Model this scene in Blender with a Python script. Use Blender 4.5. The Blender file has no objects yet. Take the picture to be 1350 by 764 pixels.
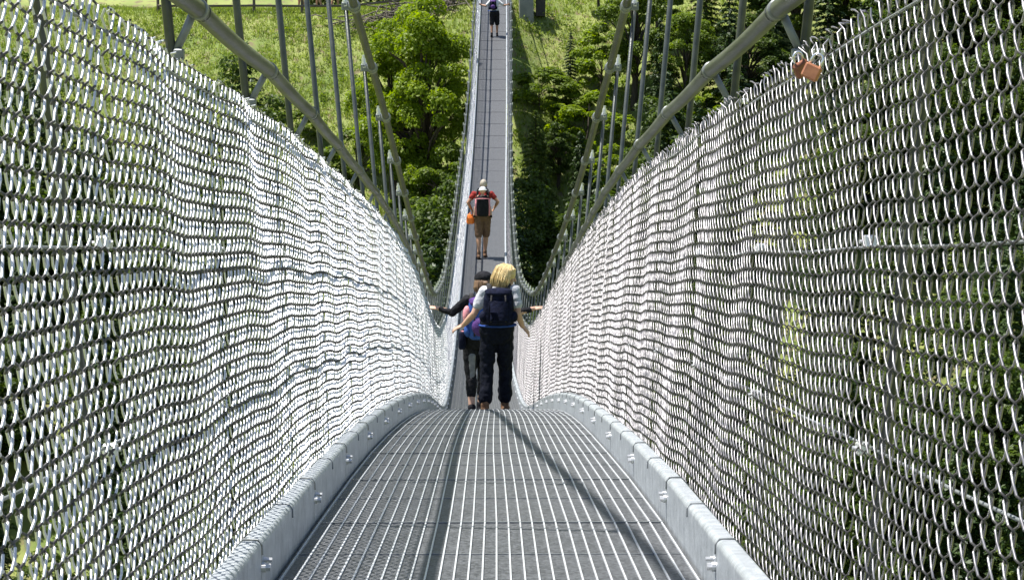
import bpy, math, random
import numpy as np
from mathutils import Vector, Matrix, Quaternion, noise as mnoise

SC = bpy.context.scene
COL = SC.collection
random.seed(11)
RNG = np.random.default_rng(11)
R = math.radians

# ------------------------------------------------------------------ camera
FPX = 2890.0                     # focal length in pixels of the 1350 px wide photograph
PITCH, YAW = R(7.0), R(0.59)
cam_d = bpy.data.cameras.new('camera')
cam = bpy.data.objects.new('camera', cam_d)
COL.objects.link(cam)
cam_d.sensor_width = 36
cam_d.lens = FPX / 1350 * 36
cam_d.clip_start = 0.05
cam_d.clip_end = 6000
cam.location = (0, 0, 0)
cam.rotation_euler = (math.pi / 2 - PITCH, 0, -YAW)
SC.camera = cam

# ------------------------------------------------------------------ sky, sun, exposure
SUN = Vector((-0.37, 0.06, 1.0)).normalized()
w = bpy.data.worlds.new('World')
SC.world = w
w.use_nodes = True
nt = w.node_tree
sky = nt.nodes.new('ShaderNodeTexSky')
sky.sky_type = 'NISHITA'
sky.sun_disc = False
sky.sun_elevation = math.asin(SUN.z)
sky.sun_rotation = math.atan2(SUN.x, SUN.y)
bg = nt.nodes['Background']
bg.inputs[1].default_value = 0.085
nt.links.new(sky.outputs[0], bg.inputs[0])
sl = bpy.data.lights.new('sun', 'SUN')
sl.energy = 5.0
sl.angle = R(0.5)
sl.color = (1.0, 0.965, 0.90)
so = bpy.data.objects.new('sun', sl)
COL.objects.link(so)
so.rotation_euler = SUN.to_track_quat('Z', 'Y').to_euler()
so.location = (-60, 40, 120)
SC.view_settings.view_transform = 'Standard'
SC.view_settings.look = 'None'
SC.view_settings.gamma = 1
SC.view_settings.exposure = 0.85

# ------------------------------------------------------------------ picture <-> place
_F = Vector((math.sin(YAW) * math.cos(PITCH), math.cos(YAW) * math.cos(PITCH), -math.sin(PITCH)))
_R = Vector((math.cos(YAW), -math.sin(YAW), 0))
_U = _R.cross(_F)


def ray(px, py):
    return _F + _R * ((px - 675) / FPX) - _U * ((py - 382) / FPX)


def P(px, py, s):                       # s: pixels per metre there
    return ray(px, py) * (FPX / s)


# ------------------------------------------------------------------ mesh helpers
def sphere_rings(nu=12, nv=8):
    return nu, nv


class MB:
    def __init__(self):
        self.v, self.f, self.m = [], [], []
        self.n = 0
        self.mi = 0

    def add(self, verts, faces):
        b = self.n
        self.v.extend([tuple(p) for p in verts])
        self.f.extend([tuple(i + b for i in f) for f in faces])
        self.m.extend([self.mi] * len(faces))
        self.n += len(verts)

    def box(self, c, s, rot=None, bev=0.0):
        c = Vector(c)
        hx, hy, hz = s[0] / 2, s[1] / 2, s[2] / 2
        if bev <= 0:
            vs = [Vector((x, y, z)) for x in (-hx, hx) for y in (-hy, hy) for z in (-hz, hz)]
            fs = [(0, 1, 3, 2), (4, 6, 7, 5), (0, 4, 5, 1), (2, 3, 7, 6), (0, 2, 6, 4), (1, 5, 7, 3)]
        else:
            b = min(bev, hx * .9, hy * .9, hz * .9)
            vs, idx = [], {}
            for sx in (-1, 1):
                for sy in (-1, 1):
                    for sz in (-1, 1):
                        for ax in range(3):
                            p = [sx * (hx - b), sy * (hy - b), sz * (hz - b)]
                            p[ax] = (sx * hx, sy * hy, sz * hz)[ax]
                            idx[(sx, sy, sz, ax)] = len(vs)
                            vs.append(Vector(p))
            fs = []
            for ax in range(3):
                o = [a for a in range(3) if a != ax]
                for sg in (-1, 1):
                    q = []
                    for a, bb in ((-1, -1), (1, -1), (1, 1), (-1, 1)):
                        k = [0, 0, 0]
                        k[ax], k[o[0]], k[o[1]] = sg, a, bb
                        q.append(idx[(*k, ax)])
                    if (sg > 0) == (ax == 1):
                        q.reverse()
                    fs.append(tuple(q))
            for ax in range(3):
                o = [a for a in range(3) if a != ax]
                for a in (-1, 1):
                    for bb in (-1, 1):
                        q = []
                        for sg, ff in ((-1, o[0]), (1, o[0]), (1, o[1]), (-1, o[1])):
                            k = [0, 0, 0]
                            k[ax], k[o[0]], k[o[1]] = sg, a, bb
                            q.append(idx[(*k, ff)])
                        fs.append(tuple(q))
            for sx in (-1, 1):
                for sy in (-1, 1):
                    for sz in (-1, 1):
                        fs.append(tuple(idx[(sx, sy, sz, a)] for a in range(3)))
        if rot is not None:
            vs = [rot @ v for v in vs]
        self.add([v + c for v in vs], fs)

    def tube(self, pts, r, n=8, cap=True, flat=None):
        pts = [Vector(p) for p in pts]
        if not hasattr(r, '__len__'):
            r = [r] * len(pts)
        vs, fs = [], []
        up = None
        for i, p in enumerate(pts):
            a = pts[max(i - 1, 0)]
            b = pts[min(i + 1, len(pts) - 1)]
            t = (b - a)
            if t.length < 1e-9:
                t = Vector((0, 0, 1))
            t.normalize()
            if up is None:
                up = Vector((0, 0, 1)) if abs(t.z) < .9 else Vector((0, 1, 0))
            x = up.cross(t)
            if x.length < 1e-6:
                x = Vector((1, 0, 0)).cross(t)
            x.normalize()
            y = t.cross(x)
            up = y
            fy = flat if flat else 1.0
            for k in range(n):
                an = 2 * math.pi * k / n
                vs.append(p + x * (math.cos(an) * r[i]) + y * (math.sin(an) * r[i] * fy))
        m = len(pts)
        for i in range(m - 1):
            for k in range(n):
                k2 = (k + 1) % n
                fs.append((i * n + k, i * n + k2, (i + 1) * n + k2, (i + 1) * n + k))
        if cap:
            fs.append(tuple(range(n - 1, -1, -1)))
            fs.append(tuple((m - 1) * n + k for k in range(n)))
        self.add(vs, fs)

    def ell(self, c, rad, rot=None, nu=14, nv=9):
        c = Vector(c)
        if not hasattr(rad, '__len__'):
            rad = (rad, rad, rad)
        vs = [Vector((0, 0, -rad[2]))]
        for j in range(1, nv):
            ph = -math.pi / 2 + math.pi * j / nv
            for i in range(nu):
                th = 2 * math.pi * i / nu
                vs.append(Vector((rad[0] * math.cos(ph) * math.cos(th), rad[1] * math.cos(ph) * math.sin(th), rad[2] * math.sin(ph))))
        vs.append(Vector((0, 0, rad[2])))
        fs = []
        for i in range(nu):
            fs.append((0, 1 + (i + 1) % nu, 1 + i))
        for j in range(nv - 2):
            for i in range(nu):
                a = 1 + j * nu + i
                b = 1 + j * nu + (i + 1) % nu
                fs.append((a, b, b + nu, a + nu))
        L = len(vs) - 1
        for i in range(nu):
            fs.append((L, 1 + (nv - 2) * nu + i, 1 + (nv - 2) * nu + (i + 1) % nu))
        if rot is not None:
            vs = [rot @ v for v in vs]
        self.add([v + c for v in vs], fs)

    def chain(self, pts, rs, n=12):      # a limb: tapered tube with round joints
        self.tube(pts, rs, n)
        for p, r in zip(pts, rs):
            self.ell(p, r * 1.0, nu=12, nv=8)

    def rings(self, rings, n=20):        # rings: (cx, cy, z, rx, ry) stacked upwards
        vs, fs = [], []
        for (cx, cy, z, rx, ry) in rings:
            for k in range(n):
                a = 2 * math.pi * k / n
                ca, sa = math.cos(a), math.sin(a)
                vs.append((cx + rx * math.copysign(abs(ca) ** .8, ca), cy + ry * math.copysign(abs(sa) ** .8, sa), z))
        m = len(rings)
        for i in range(m - 1):
            for k in range(n):
                k2 = (k + 1) % n
                fs.append((i * n + k, i * n + k2, (i + 1) * n + k2, (i + 1) * n + k))
        fs.append(tuple(range(n - 1, -1, -1)))
        fs.append(tuple((m - 1) * n + k for k in range(n)))
        self.add(vs, fs)

    def mesh(self, name, mats, smooth=False):
        me = bpy.data.meshes.new(name)
        me.from_pydata(self.v, [], self.f)
        for m in (mats if isinstance(mats, (list, tuple)) else [mats]):
            me.materials.append(m)
        if len(set(self.m)) > 1:
            me.polygons.foreach_set('material_index', self.m)
        if smooth:
            me.polygons.foreach_set('use_smooth', [True] * len(me.polygons))
        me.update()
        return me

    def build(self, name, mats, parent=None, smooth=False):
        return link(name, self.mesh(name, mats, smooth), parent)


def link(name, me, parent=None):
    o = bpy.data.objects.new(name, me)
    COL.objects.link(o)
    if parent:
        o.parent = parent
    return o


def np_mesh(name, v, f, mats, smooth=False):   # v (n,3), f (m,k) arrays
    me = bpy.data.meshes.new(name)
    v = np.asarray(v, np.float32)
    f = np.asarray(f, np.int32)
    k = f.shape[1]
    me.vertices.add(len(v))
    me.vertices.foreach_set('co', v.ravel())
    me.loops.add(f.size)
    me.loops.foreach_set('vertex_index', f.ravel())
    me.polygons.add(len(f))
    me.polygons.foreach_set('loop_start', np.arange(0, f.size, k, dtype=np.int32))
    if smooth:
        me.polygons.foreach_set('use_smooth', np.ones(len(f), bool))
    for m in (mats if isinstance(mats, (list, tuple)) else [mats]):
        me.materials.append(m)
    me.update(calc_edges=True)
    return me


def tag(o, label=None, cat=None, group=None, kind=None):
    if label: o['label'] = label
    if cat: o['category'] = cat
    if group: o['group'] = group
    if kind: o['kind'] = kind
    return o


def empty(name, loc=(0, 0, 0), label=None, cat=None, group=None):
    o = bpy.data.objects.new(name, None)
    COL.objects.link(o)
    o.location = loc
    o.empty_display_size = .2
    return tag(o, label, cat, group)


def copy_tree(o, parent=None):
    c = o.copy()
    COL.objects.link(c)
    if parent:
        c.parent = parent
    for ch in list(o.children):
        copy_tree(ch, c)
    return c


# ------------------------------------------------------------------ materials
def mat(name, col, rough=.6, metal=0.0, col2=None, scale=8.0, detail=4, bump=0.0, bscale=None, spec=None, contrast=(.35, .65), coords='Object', transl=0.0, stretch=None):
    m = bpy.data.materials.new(name)
    m.use_nodes = True
    t = m.node_tree
    b = t.nodes['Principled BSDF']
    b.inputs['Base Color'].default_value = (*col, 1)
    b.inputs['Roughness'].default_value = rough
    b.inputs['Metallic'].default_value = metal
    if spec is not None:
        b.inputs['Specular IOR Level'].default_value = spec
    tc = t.nodes.new('ShaderNodeTexCoord')
    src = tc.outputs[coords]
    if stretch:
        mp = t.nodes.new('ShaderNodeMapping')
        mp.inputs['Scale'].default_value = stretch
        t.links.new(src, mp.inputs[0])
        src = mp.outputs[0]
    if col2 is not None:
        n = t.nodes.new('ShaderNodeTexNoise')
        n.inputs['Scale'].default_value = scale
        n.inputs['Detail'].default_value = detail
        t.links.new(src, n.inputs['Vector'])
        r = t.nodes.new('ShaderNodeValToRGB')
        r.color_ramp.elements[0].position = contrast[0]
        r.color_ramp.elements[1].position = contrast[1]
        r.color_ramp.elements[0].color = (*col, 1)
        r.color_ramp.elements[1].color = (*col2, 1)
        t.links.new(n.outputs[0], r.inputs[0])
        t.links.new(r.outputs[0], b.inputs['Base Color'])
    if bump > 0:
        n2 = t.nodes.new('ShaderNodeTexNoise')
        n2.inputs['Scale'].default_value = bscale or scale * 3
        n2.inputs['Detail'].default_value = 3
        t.links.new(src, n2.inputs['Vector'])
        bp = t.nodes.new('ShaderNodeBump')
        bp.inputs['Strength'].default_value = bump
        bp.inputs['Distance'].default_value = .02
        t.links.new(n2.outputs[0], bp.inputs['Height'])
        t.links.new(bp.outputs[0], b.inputs['Normal'])
    return m


def leaf_mat(name, c1, c2, c3=None, transl=.35):
    """leaves: colour differs from leaf to leaf (random per island) and from clump to clump"""
    m = bpy.data.materials.new(name)
    m.use_nodes = True
    t = m.node_tree
    b = t.nodes['Principled BSDF']
    b.inputs['Roughness'].default_value = .5
    b.inputs['Specular IOR Level'].default_value = .35
    g = t.nodes.new('ShaderNodeNewGeometry')
    tc = t.nodes.new('ShaderNodeTexCoord')
    n = t.nodes.new('ShaderNodeTexNoise')
    n.inputs['Scale'].default_value = .9
    n.inputs['Detail'].default_value = 3
    t.links.new(tc.outputs['Object'], n.inputs['Vector'])
    a = t.nodes.new('ShaderNodeMath')
    a.operation = 'ADD'
    t.links.new(g.outputs['Random Per Island'], a.inputs[0])
    t.links.new(n.outputs[0], a.inputs[1])
    d = t.nodes.new('ShaderNodeMath')
    d.operation = 'MULTIPLY'
    d.inputs[1].default_value = .5
    t.links.new(a.outputs[0], d.inputs[0])
    r = t.nodes.new('ShaderNodeValToRGB')
    r.color_ramp.elements[0].position = .2
    r.color_ramp.elements[1].position = .8
    r.color_ramp.elements[0].color = (*c1, 1)
    r.color_ramp.elements[1].color = (*c2, 1)
    if c3:
        e = r.color_ramp.elements.new(.93)
        e.color = (*c3, 1)
    t.links.new(d.outputs[0], r.inputs[0])
    t.links.new(r.outputs[0], b.inputs['Base Color'])
    tr = t.nodes.new('ShaderNodeBsdfTranslucent')
    hs = t.nodes.new('ShaderNodeHueSaturation')
    hs.inputs['Value'].default_value = 1.5
    hs.inputs['Saturation'].default_value = 1.1
    t.links.new(r.outputs[0], hs.inputs['Color'])
    t.links.new(hs.outputs[0], tr.inputs[0])
    mx = t.nodes.new('ShaderNodeMixShader')
    mx.inputs[0].default_value = transl
    t.links.new(b.outputs[0], mx.inputs[1])
    t.links.new(tr.outputs[0], mx.inputs[2])
    out = t.nodes['Material Output']
    t.links.new(mx.outputs[0], out.inputs['Surface'])
    return m


M = {}
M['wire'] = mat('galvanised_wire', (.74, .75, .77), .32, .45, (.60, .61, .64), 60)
M['wire_dull'] = mat('dull_wire', (.34, .33, .345), .34, .6, (.20, .19, .205), 30)  # darker, duller wire colour for the right-hand net
M['wire_shade'] = mat('shaded_wire_joint', (.07, .066, .066), .5, .3, (.12, .115, .11), 40)  # shade at the wire knuckles, painted in as a dark colour
M['galv'] = mat('galvanised_sheet', (.30, .325, .35), .45, .3, (.50, .53, .56), 22, 9, .12, 90, contrast=(.28, .72))
M['galv_dark'] = mat('dull_steel', (.17, .185, .19), .5, .3, (.25, .265, .27), 20, 5, .06, 120)
M['rod'] = mat('hanger_steel', (.045, .054, .053), .36, .2, (.075, .084, .08), 22, 4, .05, 120)
M['cable'] = mat('weathered_cable', (.030, .034, .036), .42, .2, (.068, .073, .074), 16, 5, .25, 140, stretch=(1, .15, 1))
M['rail'] = mat('weathered_rail', (.045, .051, .054), .38, .25, (.115, .122, .126), 22, 5, .12, 110, stretch=(1, .08, 1))
M['bolt'] = mat('bright_bolt', (.7, .71, .72), .3, .6)
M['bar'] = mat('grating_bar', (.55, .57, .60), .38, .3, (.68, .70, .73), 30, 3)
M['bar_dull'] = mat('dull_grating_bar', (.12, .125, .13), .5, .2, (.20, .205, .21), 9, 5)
M['lockA'] = mat('copper_lock_dark', (.20, .075, .04), .45, .35, (.28, .105, .055), 60, 3)
M['lockB'] = mat('copper_lock_light', (.36, .145, .075), .42, .35, (.46, .20, .10), 60, 3)
M['chrome'] = mat('bright_steel', (.75, .76, .78), .2, .8)


def deck_material():
    m = bpy.data.materials.new('serrated_grating')
    m.use_nodes = True
    t = m.node_tree
    b = t.nodes['Principled BSDF']
    tc = t.nodes.new('ShaderNodeTexCoord')
    v = t.nodes.new('ShaderNodeTexVoronoi')
    v.inputs['Scale'].default_value = 120
    t.links.new(tc.outputs['Object'], v.inputs['Vector'])
    r = t.nodes.new('ShaderNodeValToRGB')
    r.color_ramp.elements[0].position = .1
    r.color_ramp.elements[1].position = .85
    r.color_ramp.elements[0].color = (.022, .023, .026, 1)
    r.color_ramp.elements[1].color = (.125, .13, .14, 1)
    n = t.nodes.new('ShaderNodeTexNoise')
    n.inputs['Scale'].default_value = 5
    n.inputs['Detail'].default_value = 6
    t.links.new(tc.outputs['Object'], n.inputs['Vector'])
    sp = t.nodes.new('ShaderNodeSeparateColor')
    t.links.new(v.outputs['Color'], sp.inputs[0])
    a = t.nodes.new('ShaderNodeMath')
    a.operation = 'MULTIPLY_ADD'
    a.inputs[1].default_value = .75
    t.links.new(sp.outputs[0], a.inputs[0])
    s = t.nodes.new('ShaderNodeMath')
    s.operation = 'MULTIPLY'
    s.inputs[1].default_value = .35
    t.links.new(n.outputs[0], s.inputs[0])
    t.links.new(s.outputs[0], a.inputs[2])
    t.links.new(a.outputs[0], r.inputs[0])
    t.links.new(r.outputs[0], b.inputs['Base Color'])
    b.inputs['Roughness'].default_value = .55
    b.inputs['Metallic'].default_value = .25
    bp = t.nodes.new('ShaderNodeBump')
    bp.inputs['Strength'].default_value = .5
    bp.inputs['Distance'].default_value = .006
    t.links.new(sp.outputs[0], bp.inputs['Height'])
    t.links.new(bp.outputs[0], b.inputs['Normal'])
    return m


M['deck'] = deck_material()

# ------------------------------------------------------------------ the line of the bridge
K = 1.04 / 1.2
NODES = [(469, 764, 645), (399, 702, 647), (269, 600, 645), (162, 543, 649), (117, 542.5, 643), (80, 540, 636), (70, 515, 634),
         (62.5, 490, 633), (49, 390, 635), (44, 338, 637), (41, 300, 639), (36.5, 230, 643.5), (33, 150, 647.5), (30, 75, 650), (27, 0, 652)]
pts = [P(c, row, s / K) for (s, row, c) in NODES]
ys = [p.y for p in pts]
zs = [p.z for p in pts]
xs = [p.x * .8 for p in pts]
sl0 = (zs[1] - zs[0]) / (ys[1] - ys[0])
ys = [-8.0, 0.0] + ys + [ys[-1] + 8]
zs = [zs[0] + sl0 * (-8 - ys[2]), zs[0] + sl0 * (0 - ys[2])] + zs + [zs[-1] + 8 * (zs[-1] - zs[-2]) / (ys[-2] - ys[-3])]
xs = [0, 0] + xs + [xs[-1]]


def spline(X, Y):
    X, Y = np.array(X, float), np.array(Y, float)
    n = len(X)
    h = np.diff(X)
    A = np.eye(n)
    b = np.zeros(n)
    for i in range(1, n - 1):
        A[i, i - 1], A[i, i], A[i, i + 1] = h[i - 1], 2 * (h[i - 1] + h[i]), h[i]
        b[i] = 6 * ((Y[i + 1] - Y[i]) / h[i] - (Y[i] - Y[i - 1]) / h[i - 1])
    m = np.linalg.solve(A, b)

    def f(x):
        i = int(min(max(np.searchsorted(X, x) - 1, 0), n - 2))
        a, c = X[i + 1] - x, x - X[i]
        return float(m[i] * a ** 3 / (6 * h[i]) + m[i + 1] * c ** 3 / (6 * h[i]) + (Y[i] / h[i] - m[i] * h[i] / 6) * a + (Y[i + 1] / h[i] - m[i + 1] * h[i] / 6) * c)
    return f


ZC = spline(ys, zs)
XC = spline(ys, xs)


def lin(tab):
    X = [a for a, _ in tab]
    Y = [b for _, b in tab]
    return lambda x: float(np.interp(x, X, Y))


def B(x, h, y):                          # a point beside the bridge: lateral, height over deck, along
    return Vector((XC(y) + x, y, ZC(y) + h))


PITCH_ST = 1.68 * K
ST0 = 5.69 * K
NST = 63
STN = {k: ST0 + PITCH_ST * k for k in range(-6, NST + 1)}
hw = 1.04 / 2
# heights (over the deck) and half widths of the main cable and of the hand rail
_hc = spline([y * K for y in (-8, 0, 6.16, 7.2, 9.5, 14.1, 17.4, 19.1, 20.8, 22.4, 27, 33, 45, 60, 110)],
             [h * K for h in (6.6, 5.2, 4.16, 3.9, 3.41, 2.70, 2.38, 2.21, 2.09, 2.01, 1.93, 1.92, 1.96, 2.0, 2.05)])
cable_h = _hc
cable_x = lambda y: K * (.785 + .085 * (cable_h(y) / K - 1.75))
rail_h = lin([(-8, 1.56 * K), (5 * K, 1.555 * K), (14 * K, 1.52 * K), (27 * K, 1.40 * K), (40 * K, 1.38 * K), (110, 1.38 * K)])
rail_x = lin([(-8, .765 * K), (5 * K, .75 * K), (8 * K, .735 * K), (27 * K, .745 * K), (110, .745 * K)])
NET_H = 1.385 * K
NET_X = .70 * K


def frame(y0, y1):                       # matrix of a straight bay between two stations
    a, b = B(0, 0, y0), B(0, 0, y1)
    t = (b - a).normalized()
    rgt = Vector((t.y, -t.x, 0)).normalized()
    n = rgt.cross(t)
    m = Matrix(((rgt.x, t.x, n.x, 0), (rgt.y, t.y, n.y, 0), (rgt.z, t.z, n.z, 0), (0, 0, 0, 1)))
    return Matrix.Translation((a + b) / 2) @ m, (b - a).length


# ------------------------------------------------------------------ deck: grating panels, kerbs, cross beams
deck = empty('bridge_deck', (0, 0, 0), 'long grey steel grating deck of the footbridge with raised side kerbs', 'footbridge deck')
L = PITCH_ST + .012
mb = MB()                                # one bay of grating, x across, y along
GAP = .004
mb.box((0, 0, -.018), (hw * 2 - .004, PITCH_ST + .003, .036))
panel_me = mb.mesh('grating_panel', M['deck'])
mb = MB()
pit = .040 * K
nb = int(hw * 2 / pit)
for i in range(nb + 1):
    x = -hw + .012 + i * (hw * 2 - .024) / nb
    mb.box((x, 0, .0015), (.0043, PITCH_ST - .001, .007))
bar_me = mb.mesh('bearing_bars', M['bar'])
bar_far_me = mb.mesh('bearing_bars', M['bar_dull'])
mb = MB()
mb.box((0, -L / 2 + .012, .0012), (hw * 2 - .01, .012, .005))
crossbar_me = mb.mesh('seam_strip', M['galv_dark'])
mb = MB()
mb.box((0, .03, .0008), (hw * 2 - .01, .006, .0035))
midbar_me = mb.mesh('middle_strip', M['galv_dark'])
mb = MB()
mb.box((0, -PITCH_ST / 2, -.085), (1.50 * K, .05, .07), bev=.004)
beam_me = mb.mesh('cross_beam', M['galv_dark'])


def kerb_mesh(side):
    prof = [(0, -.03), (0, .118)]
    for a in range(0, 91, 15):
        prof.append((.016 - .016 * math.cos(R(a)), .118 + .016 * math.sin(R(a))))
    prof += [(.040, .134)]
    for a in range(15, 91, 25):
        prof.append((.040 + .008 * math.sin(R(a)), .126 + .008 * math.cos(R(a))))
    prof += [(.048, .085), (.044, .085), (.044, .126), (.014, .129), (.005, .118), (.005, -.03)]
    m_ = MB()
    n = len(prof)
    vs = []
    for yy in (-L / 2 + .004, L / 2 - .006):
        vs += [(side * (hw + .004 + a), yy, b) for a, b in prof]
    fs = [(i, (i + 1) % n, n + (i + 1) % n, n + i) for i in range(n)]
    fs = [f if side > 0 else f[::-1] for f in fs]
    fs += [tuple(range(n)), tuple(range(2 * n - 1, n - 1, -1))]
    m_.add(vs, fs)
    return m_.mesh('kerb', M['galv'])


def kerb_bolt_mesh(side, which):
    m_ = MB()
    xx = side * (hw + .004)
    zc, yo, rr = ((.070, -L / 2 + .014, .0095), (.083, -L / 2 + .05, .0055))[which]
    m_.tube([(xx + side * .002, yo, zc), (xx - side * .009, yo, zc)], rr * 1.25, 12)
    m_.tube([(xx - side * .008, yo, zc), (xx - side * .020, yo, zc)], rr, 6)
    return m_.mesh('kerb_bolt', M['bolt'])


def kerb_tie_mesh(side, yo):
    m_ = MB()
    xx = side * (hw + .004)
    if True:
        m_.tube([(xx - side * .002, yo, .10), (xx - side * .001, yo, .122), (xx + side * .008, yo, .1345), (xx + side * .042, yo, .136), (xx + side * .053, yo, .125), (xx + side * .065, yo, .11)], .0025, 5)
    return m_.mesh('wire_tie', M['galv_dark'])


kerb_me = {s: (kerb_mesh(s), kerb_bolt_mesh(s, 0), kerb_bolt_mesh(s, 1), kerb_tie_mesh(s, .02), kerb_tie_mesh(s, -L / 2 + .004)) for s in (-1, 1)}
for k in range(-6, NST):
    m, ln = frame(STN[k], STN[k + 1])
    p = link('grating_panel', panel_me, deck)
    p.matrix_world = m
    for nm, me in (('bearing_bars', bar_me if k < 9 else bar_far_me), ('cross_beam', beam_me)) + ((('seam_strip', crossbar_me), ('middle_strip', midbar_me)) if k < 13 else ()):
        link(nm, me, p)
    for s in (-1, 1):
        kb = link('kerb', kerb_me[s][0], deck)
        kb.matrix_world = m
        if k < 30:
            link('kerb_bolt', kerb_me[s][1], kb)
            link('kerb_bolt', kerb_me[s][2], kb)
            link('wire_tie', kerb_me[s][3], kb)
            link('wire_tie', kerb_me[s][4], kb)

# ------------------------------------------------------------------ chain link fences
WP, WA = .0345, .0180
WQ = (NET_H - .012 - .035) / 16          # wire pitch, vertical period, half width of a zigzag


def net_mesh(name, rad, sides, seed, fine=True, hand=1):
    rng = np.random.default_rng(seed)
    nw = int(round(L / WP))
    LN = L - .035
    z0, z1 = .035, NET_H
    per = int((z1 - z0) / WQ + .2)
    if fine:
        seq = [(1, 0, 0.0), (.62, .9, .07), (0, 1.1, .25), (-.62, .9, .43), (-1, 0, .5), (-.62, -.9, .57), (0, -1.1, .75), (.62, -.9, .93)]
        worn = (0, 3, 4, 7)  # knuckle segments that take the painted shade colour
    else:
        seq = [(1, 0, 0.0), (.6, 1, .10), (-.6, 1, .40), (-1, 0, .5), (-.6, -1, .60), (.6, -1, .90)]
        worn = (0, 2, 3, 5)  # the same shade-coloured knuckles on the coarse wire
    q = len(seq)
    npt = per * q
    su = np.array([a for a, _, _ in seq]) * hand
    sn = np.array([b for _, b, _ in seq])
    sv = np.array([c for _, _, c in seq])
    allv, allf, mi = [], [], []
    base = 0
    ph = rng.uniform(0, 6.28, 6)
    for i in range(nw):
        u0 = -LN / 2 + (i + .5) * LN / nw
        jj = np.arange(npt)
        cyc = jj // q
        u = u0 + WA * np.tile(su, per)
        n = .0050 * np.tile(sn, per)
        v = z0 + (cyc + np.tile(sv, per) + (.5 if i % 2 else 0)) * WQ
        # sag and bulge of a hand-hung net: no bay hangs the same
        e = np.clip(1 - (2 * u / L) ** 2, 0, 1)
        z = v / z1
        du = .010 * np.sin(3.1 * z * 2 + ph[0] + 2.0 * u) * e + .006 * np.sin(9 * z + ph[1] + 7 * u) * e
        dn = .0055 * np.sin(4.2 * z + ph[2] + 3.0 * u) * e + .004 * np.sin(6.0 * u + ph[3] + 9 * z) * e
        dv = .007 * np.sin(3.4 * u + ph[4]) * e + .0022 * np.sin(10 * u + ph[5] + 3 * z) * e + .004 * np.sin(5 * z + ph[1]) * e
        wob = rng.normal(0, .0016)
        tw = rng.normal(0, .0011, npt)
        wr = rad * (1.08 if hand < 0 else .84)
        pos = np.stack([n + dn + tw * .4 + wob * .4, u + du + wob + tw, v + dv], 1)
        # loose twisted end at the top
        pos[-2:, 2] += rng.uniform(0, .014)
        pos[-1, 1] += rng.normal(0, .008)
        pos[-1, 0] += rng.normal(0, .006)
        top = z0 + per * WQ + rng.uniform(-.004, .012)
        pos[:, 2] = np.where(pos[:, 2] > top, top + (pos[:, 2] - top) * .12, pos[:, 2])
        t = np.gradient(pos, axis=0)
        t /= np.linalg.norm(t, axis=1, keepdims=True) + 1e-9
        a = np.cross(t, np.array([1.0, 0, 0.03]))
        a /= np.linalg.norm(a, axis=1, keepdims=True) + 1e-9
        b = np.cross(t, a)
        ang = np.arange(sides) * 2 * math.pi / sides
        ring = pos[:, None, :] + wr * (np.cos(ang)[None, :, None] * a[:, None, :] + np.sin(ang)[None, :, None] * b[:, None, :])
        allv.append(ring.reshape(-1, 3))
        ii = np.arange(npt - 1)[:, None] * sides
        kk = np.arange(sides)[None, :]
        k2 = (kk + 1) % sides
        f = np.stack([ii + kk, ii + k2, ii + sides + k2, ii + sides + kk], -1).reshape(-1, 4) + base
        allf.append(f)
        base += npt * sides
        mi.append(np.repeat(np.isin(np.arange(npt - 1) % q, worn).astype(np.int32), sides))  # worn: knuckle segments given the painted shade colour
    me = np_mesh(name, np.concatenate(allv), np.concatenate(allf), [M['wire' if hand < 0 else 'wire_dull'], M['wire_shade']], True)
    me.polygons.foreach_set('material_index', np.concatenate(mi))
    return me


RAD = .0021
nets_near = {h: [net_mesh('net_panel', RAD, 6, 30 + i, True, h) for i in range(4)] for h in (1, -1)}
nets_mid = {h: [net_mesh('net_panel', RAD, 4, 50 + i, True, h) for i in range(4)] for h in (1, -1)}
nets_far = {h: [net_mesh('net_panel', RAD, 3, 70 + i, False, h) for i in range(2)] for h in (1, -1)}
tens_me = {}
for s in (1, -1):
    for (h, dx) in ((.92 * K, s * .010), (.55 * K, s * .010), (1.33 * K, 0)):
        mb = MB()
        mb.tube([(dx, -L / 2, h), (dx, 0, h - .004), (dx, L / 2, h)], .0026, 6)
        tens_me.setdefault(s, []).append(mb.mesh('tension_wire', M['galv_dark'], True))
clampb = {}                              # pale clamp blocks where the net meets the hanger
for s in (1, -1):
    for h in (.93 * K, .54 * K):
        mb = MB()
        mb.box((s * .012, -L / 2, h), (.022, .030, .022), bev=.003)
        mb.tube([(-s * .004, -L / 2 + .008, h), (s * .03, -L / 2 + .008, h)], .004, 6)
        clampb.setdefault(s, []).append(mb.mesh('net_clamp', M['bolt']))
for s, word in ((-1, 'left'), (1, 'right')):
    fence = empty('chain_link_fence', (0, 0, 0),
                  'bright chain link fence left of the walkway' if s < 0 else 'bright chain link fence carrying two copper padlocks on its top edge', 'fence')
    rnd = random.Random(5 + s)
    for k in range(-4, NST):
        m, ln = frame(STN[k], STN[k + 1])
        bank = (nets_near if k < 4 else nets_mid if k < 22 else nets_far)[s]
        lean = Matrix.Rotation(s * R(2.0), 4, 'Y')
        me = bank[rnd.randrange(len(bank))]
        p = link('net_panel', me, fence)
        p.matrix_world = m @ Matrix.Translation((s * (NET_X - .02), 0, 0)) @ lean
        for tm in tens_me[s]:
            link('tension_wire', tm, p)
        if k < 24:
            for cm in clampb[s]:
                link('net_clamp', cm, p)

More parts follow.
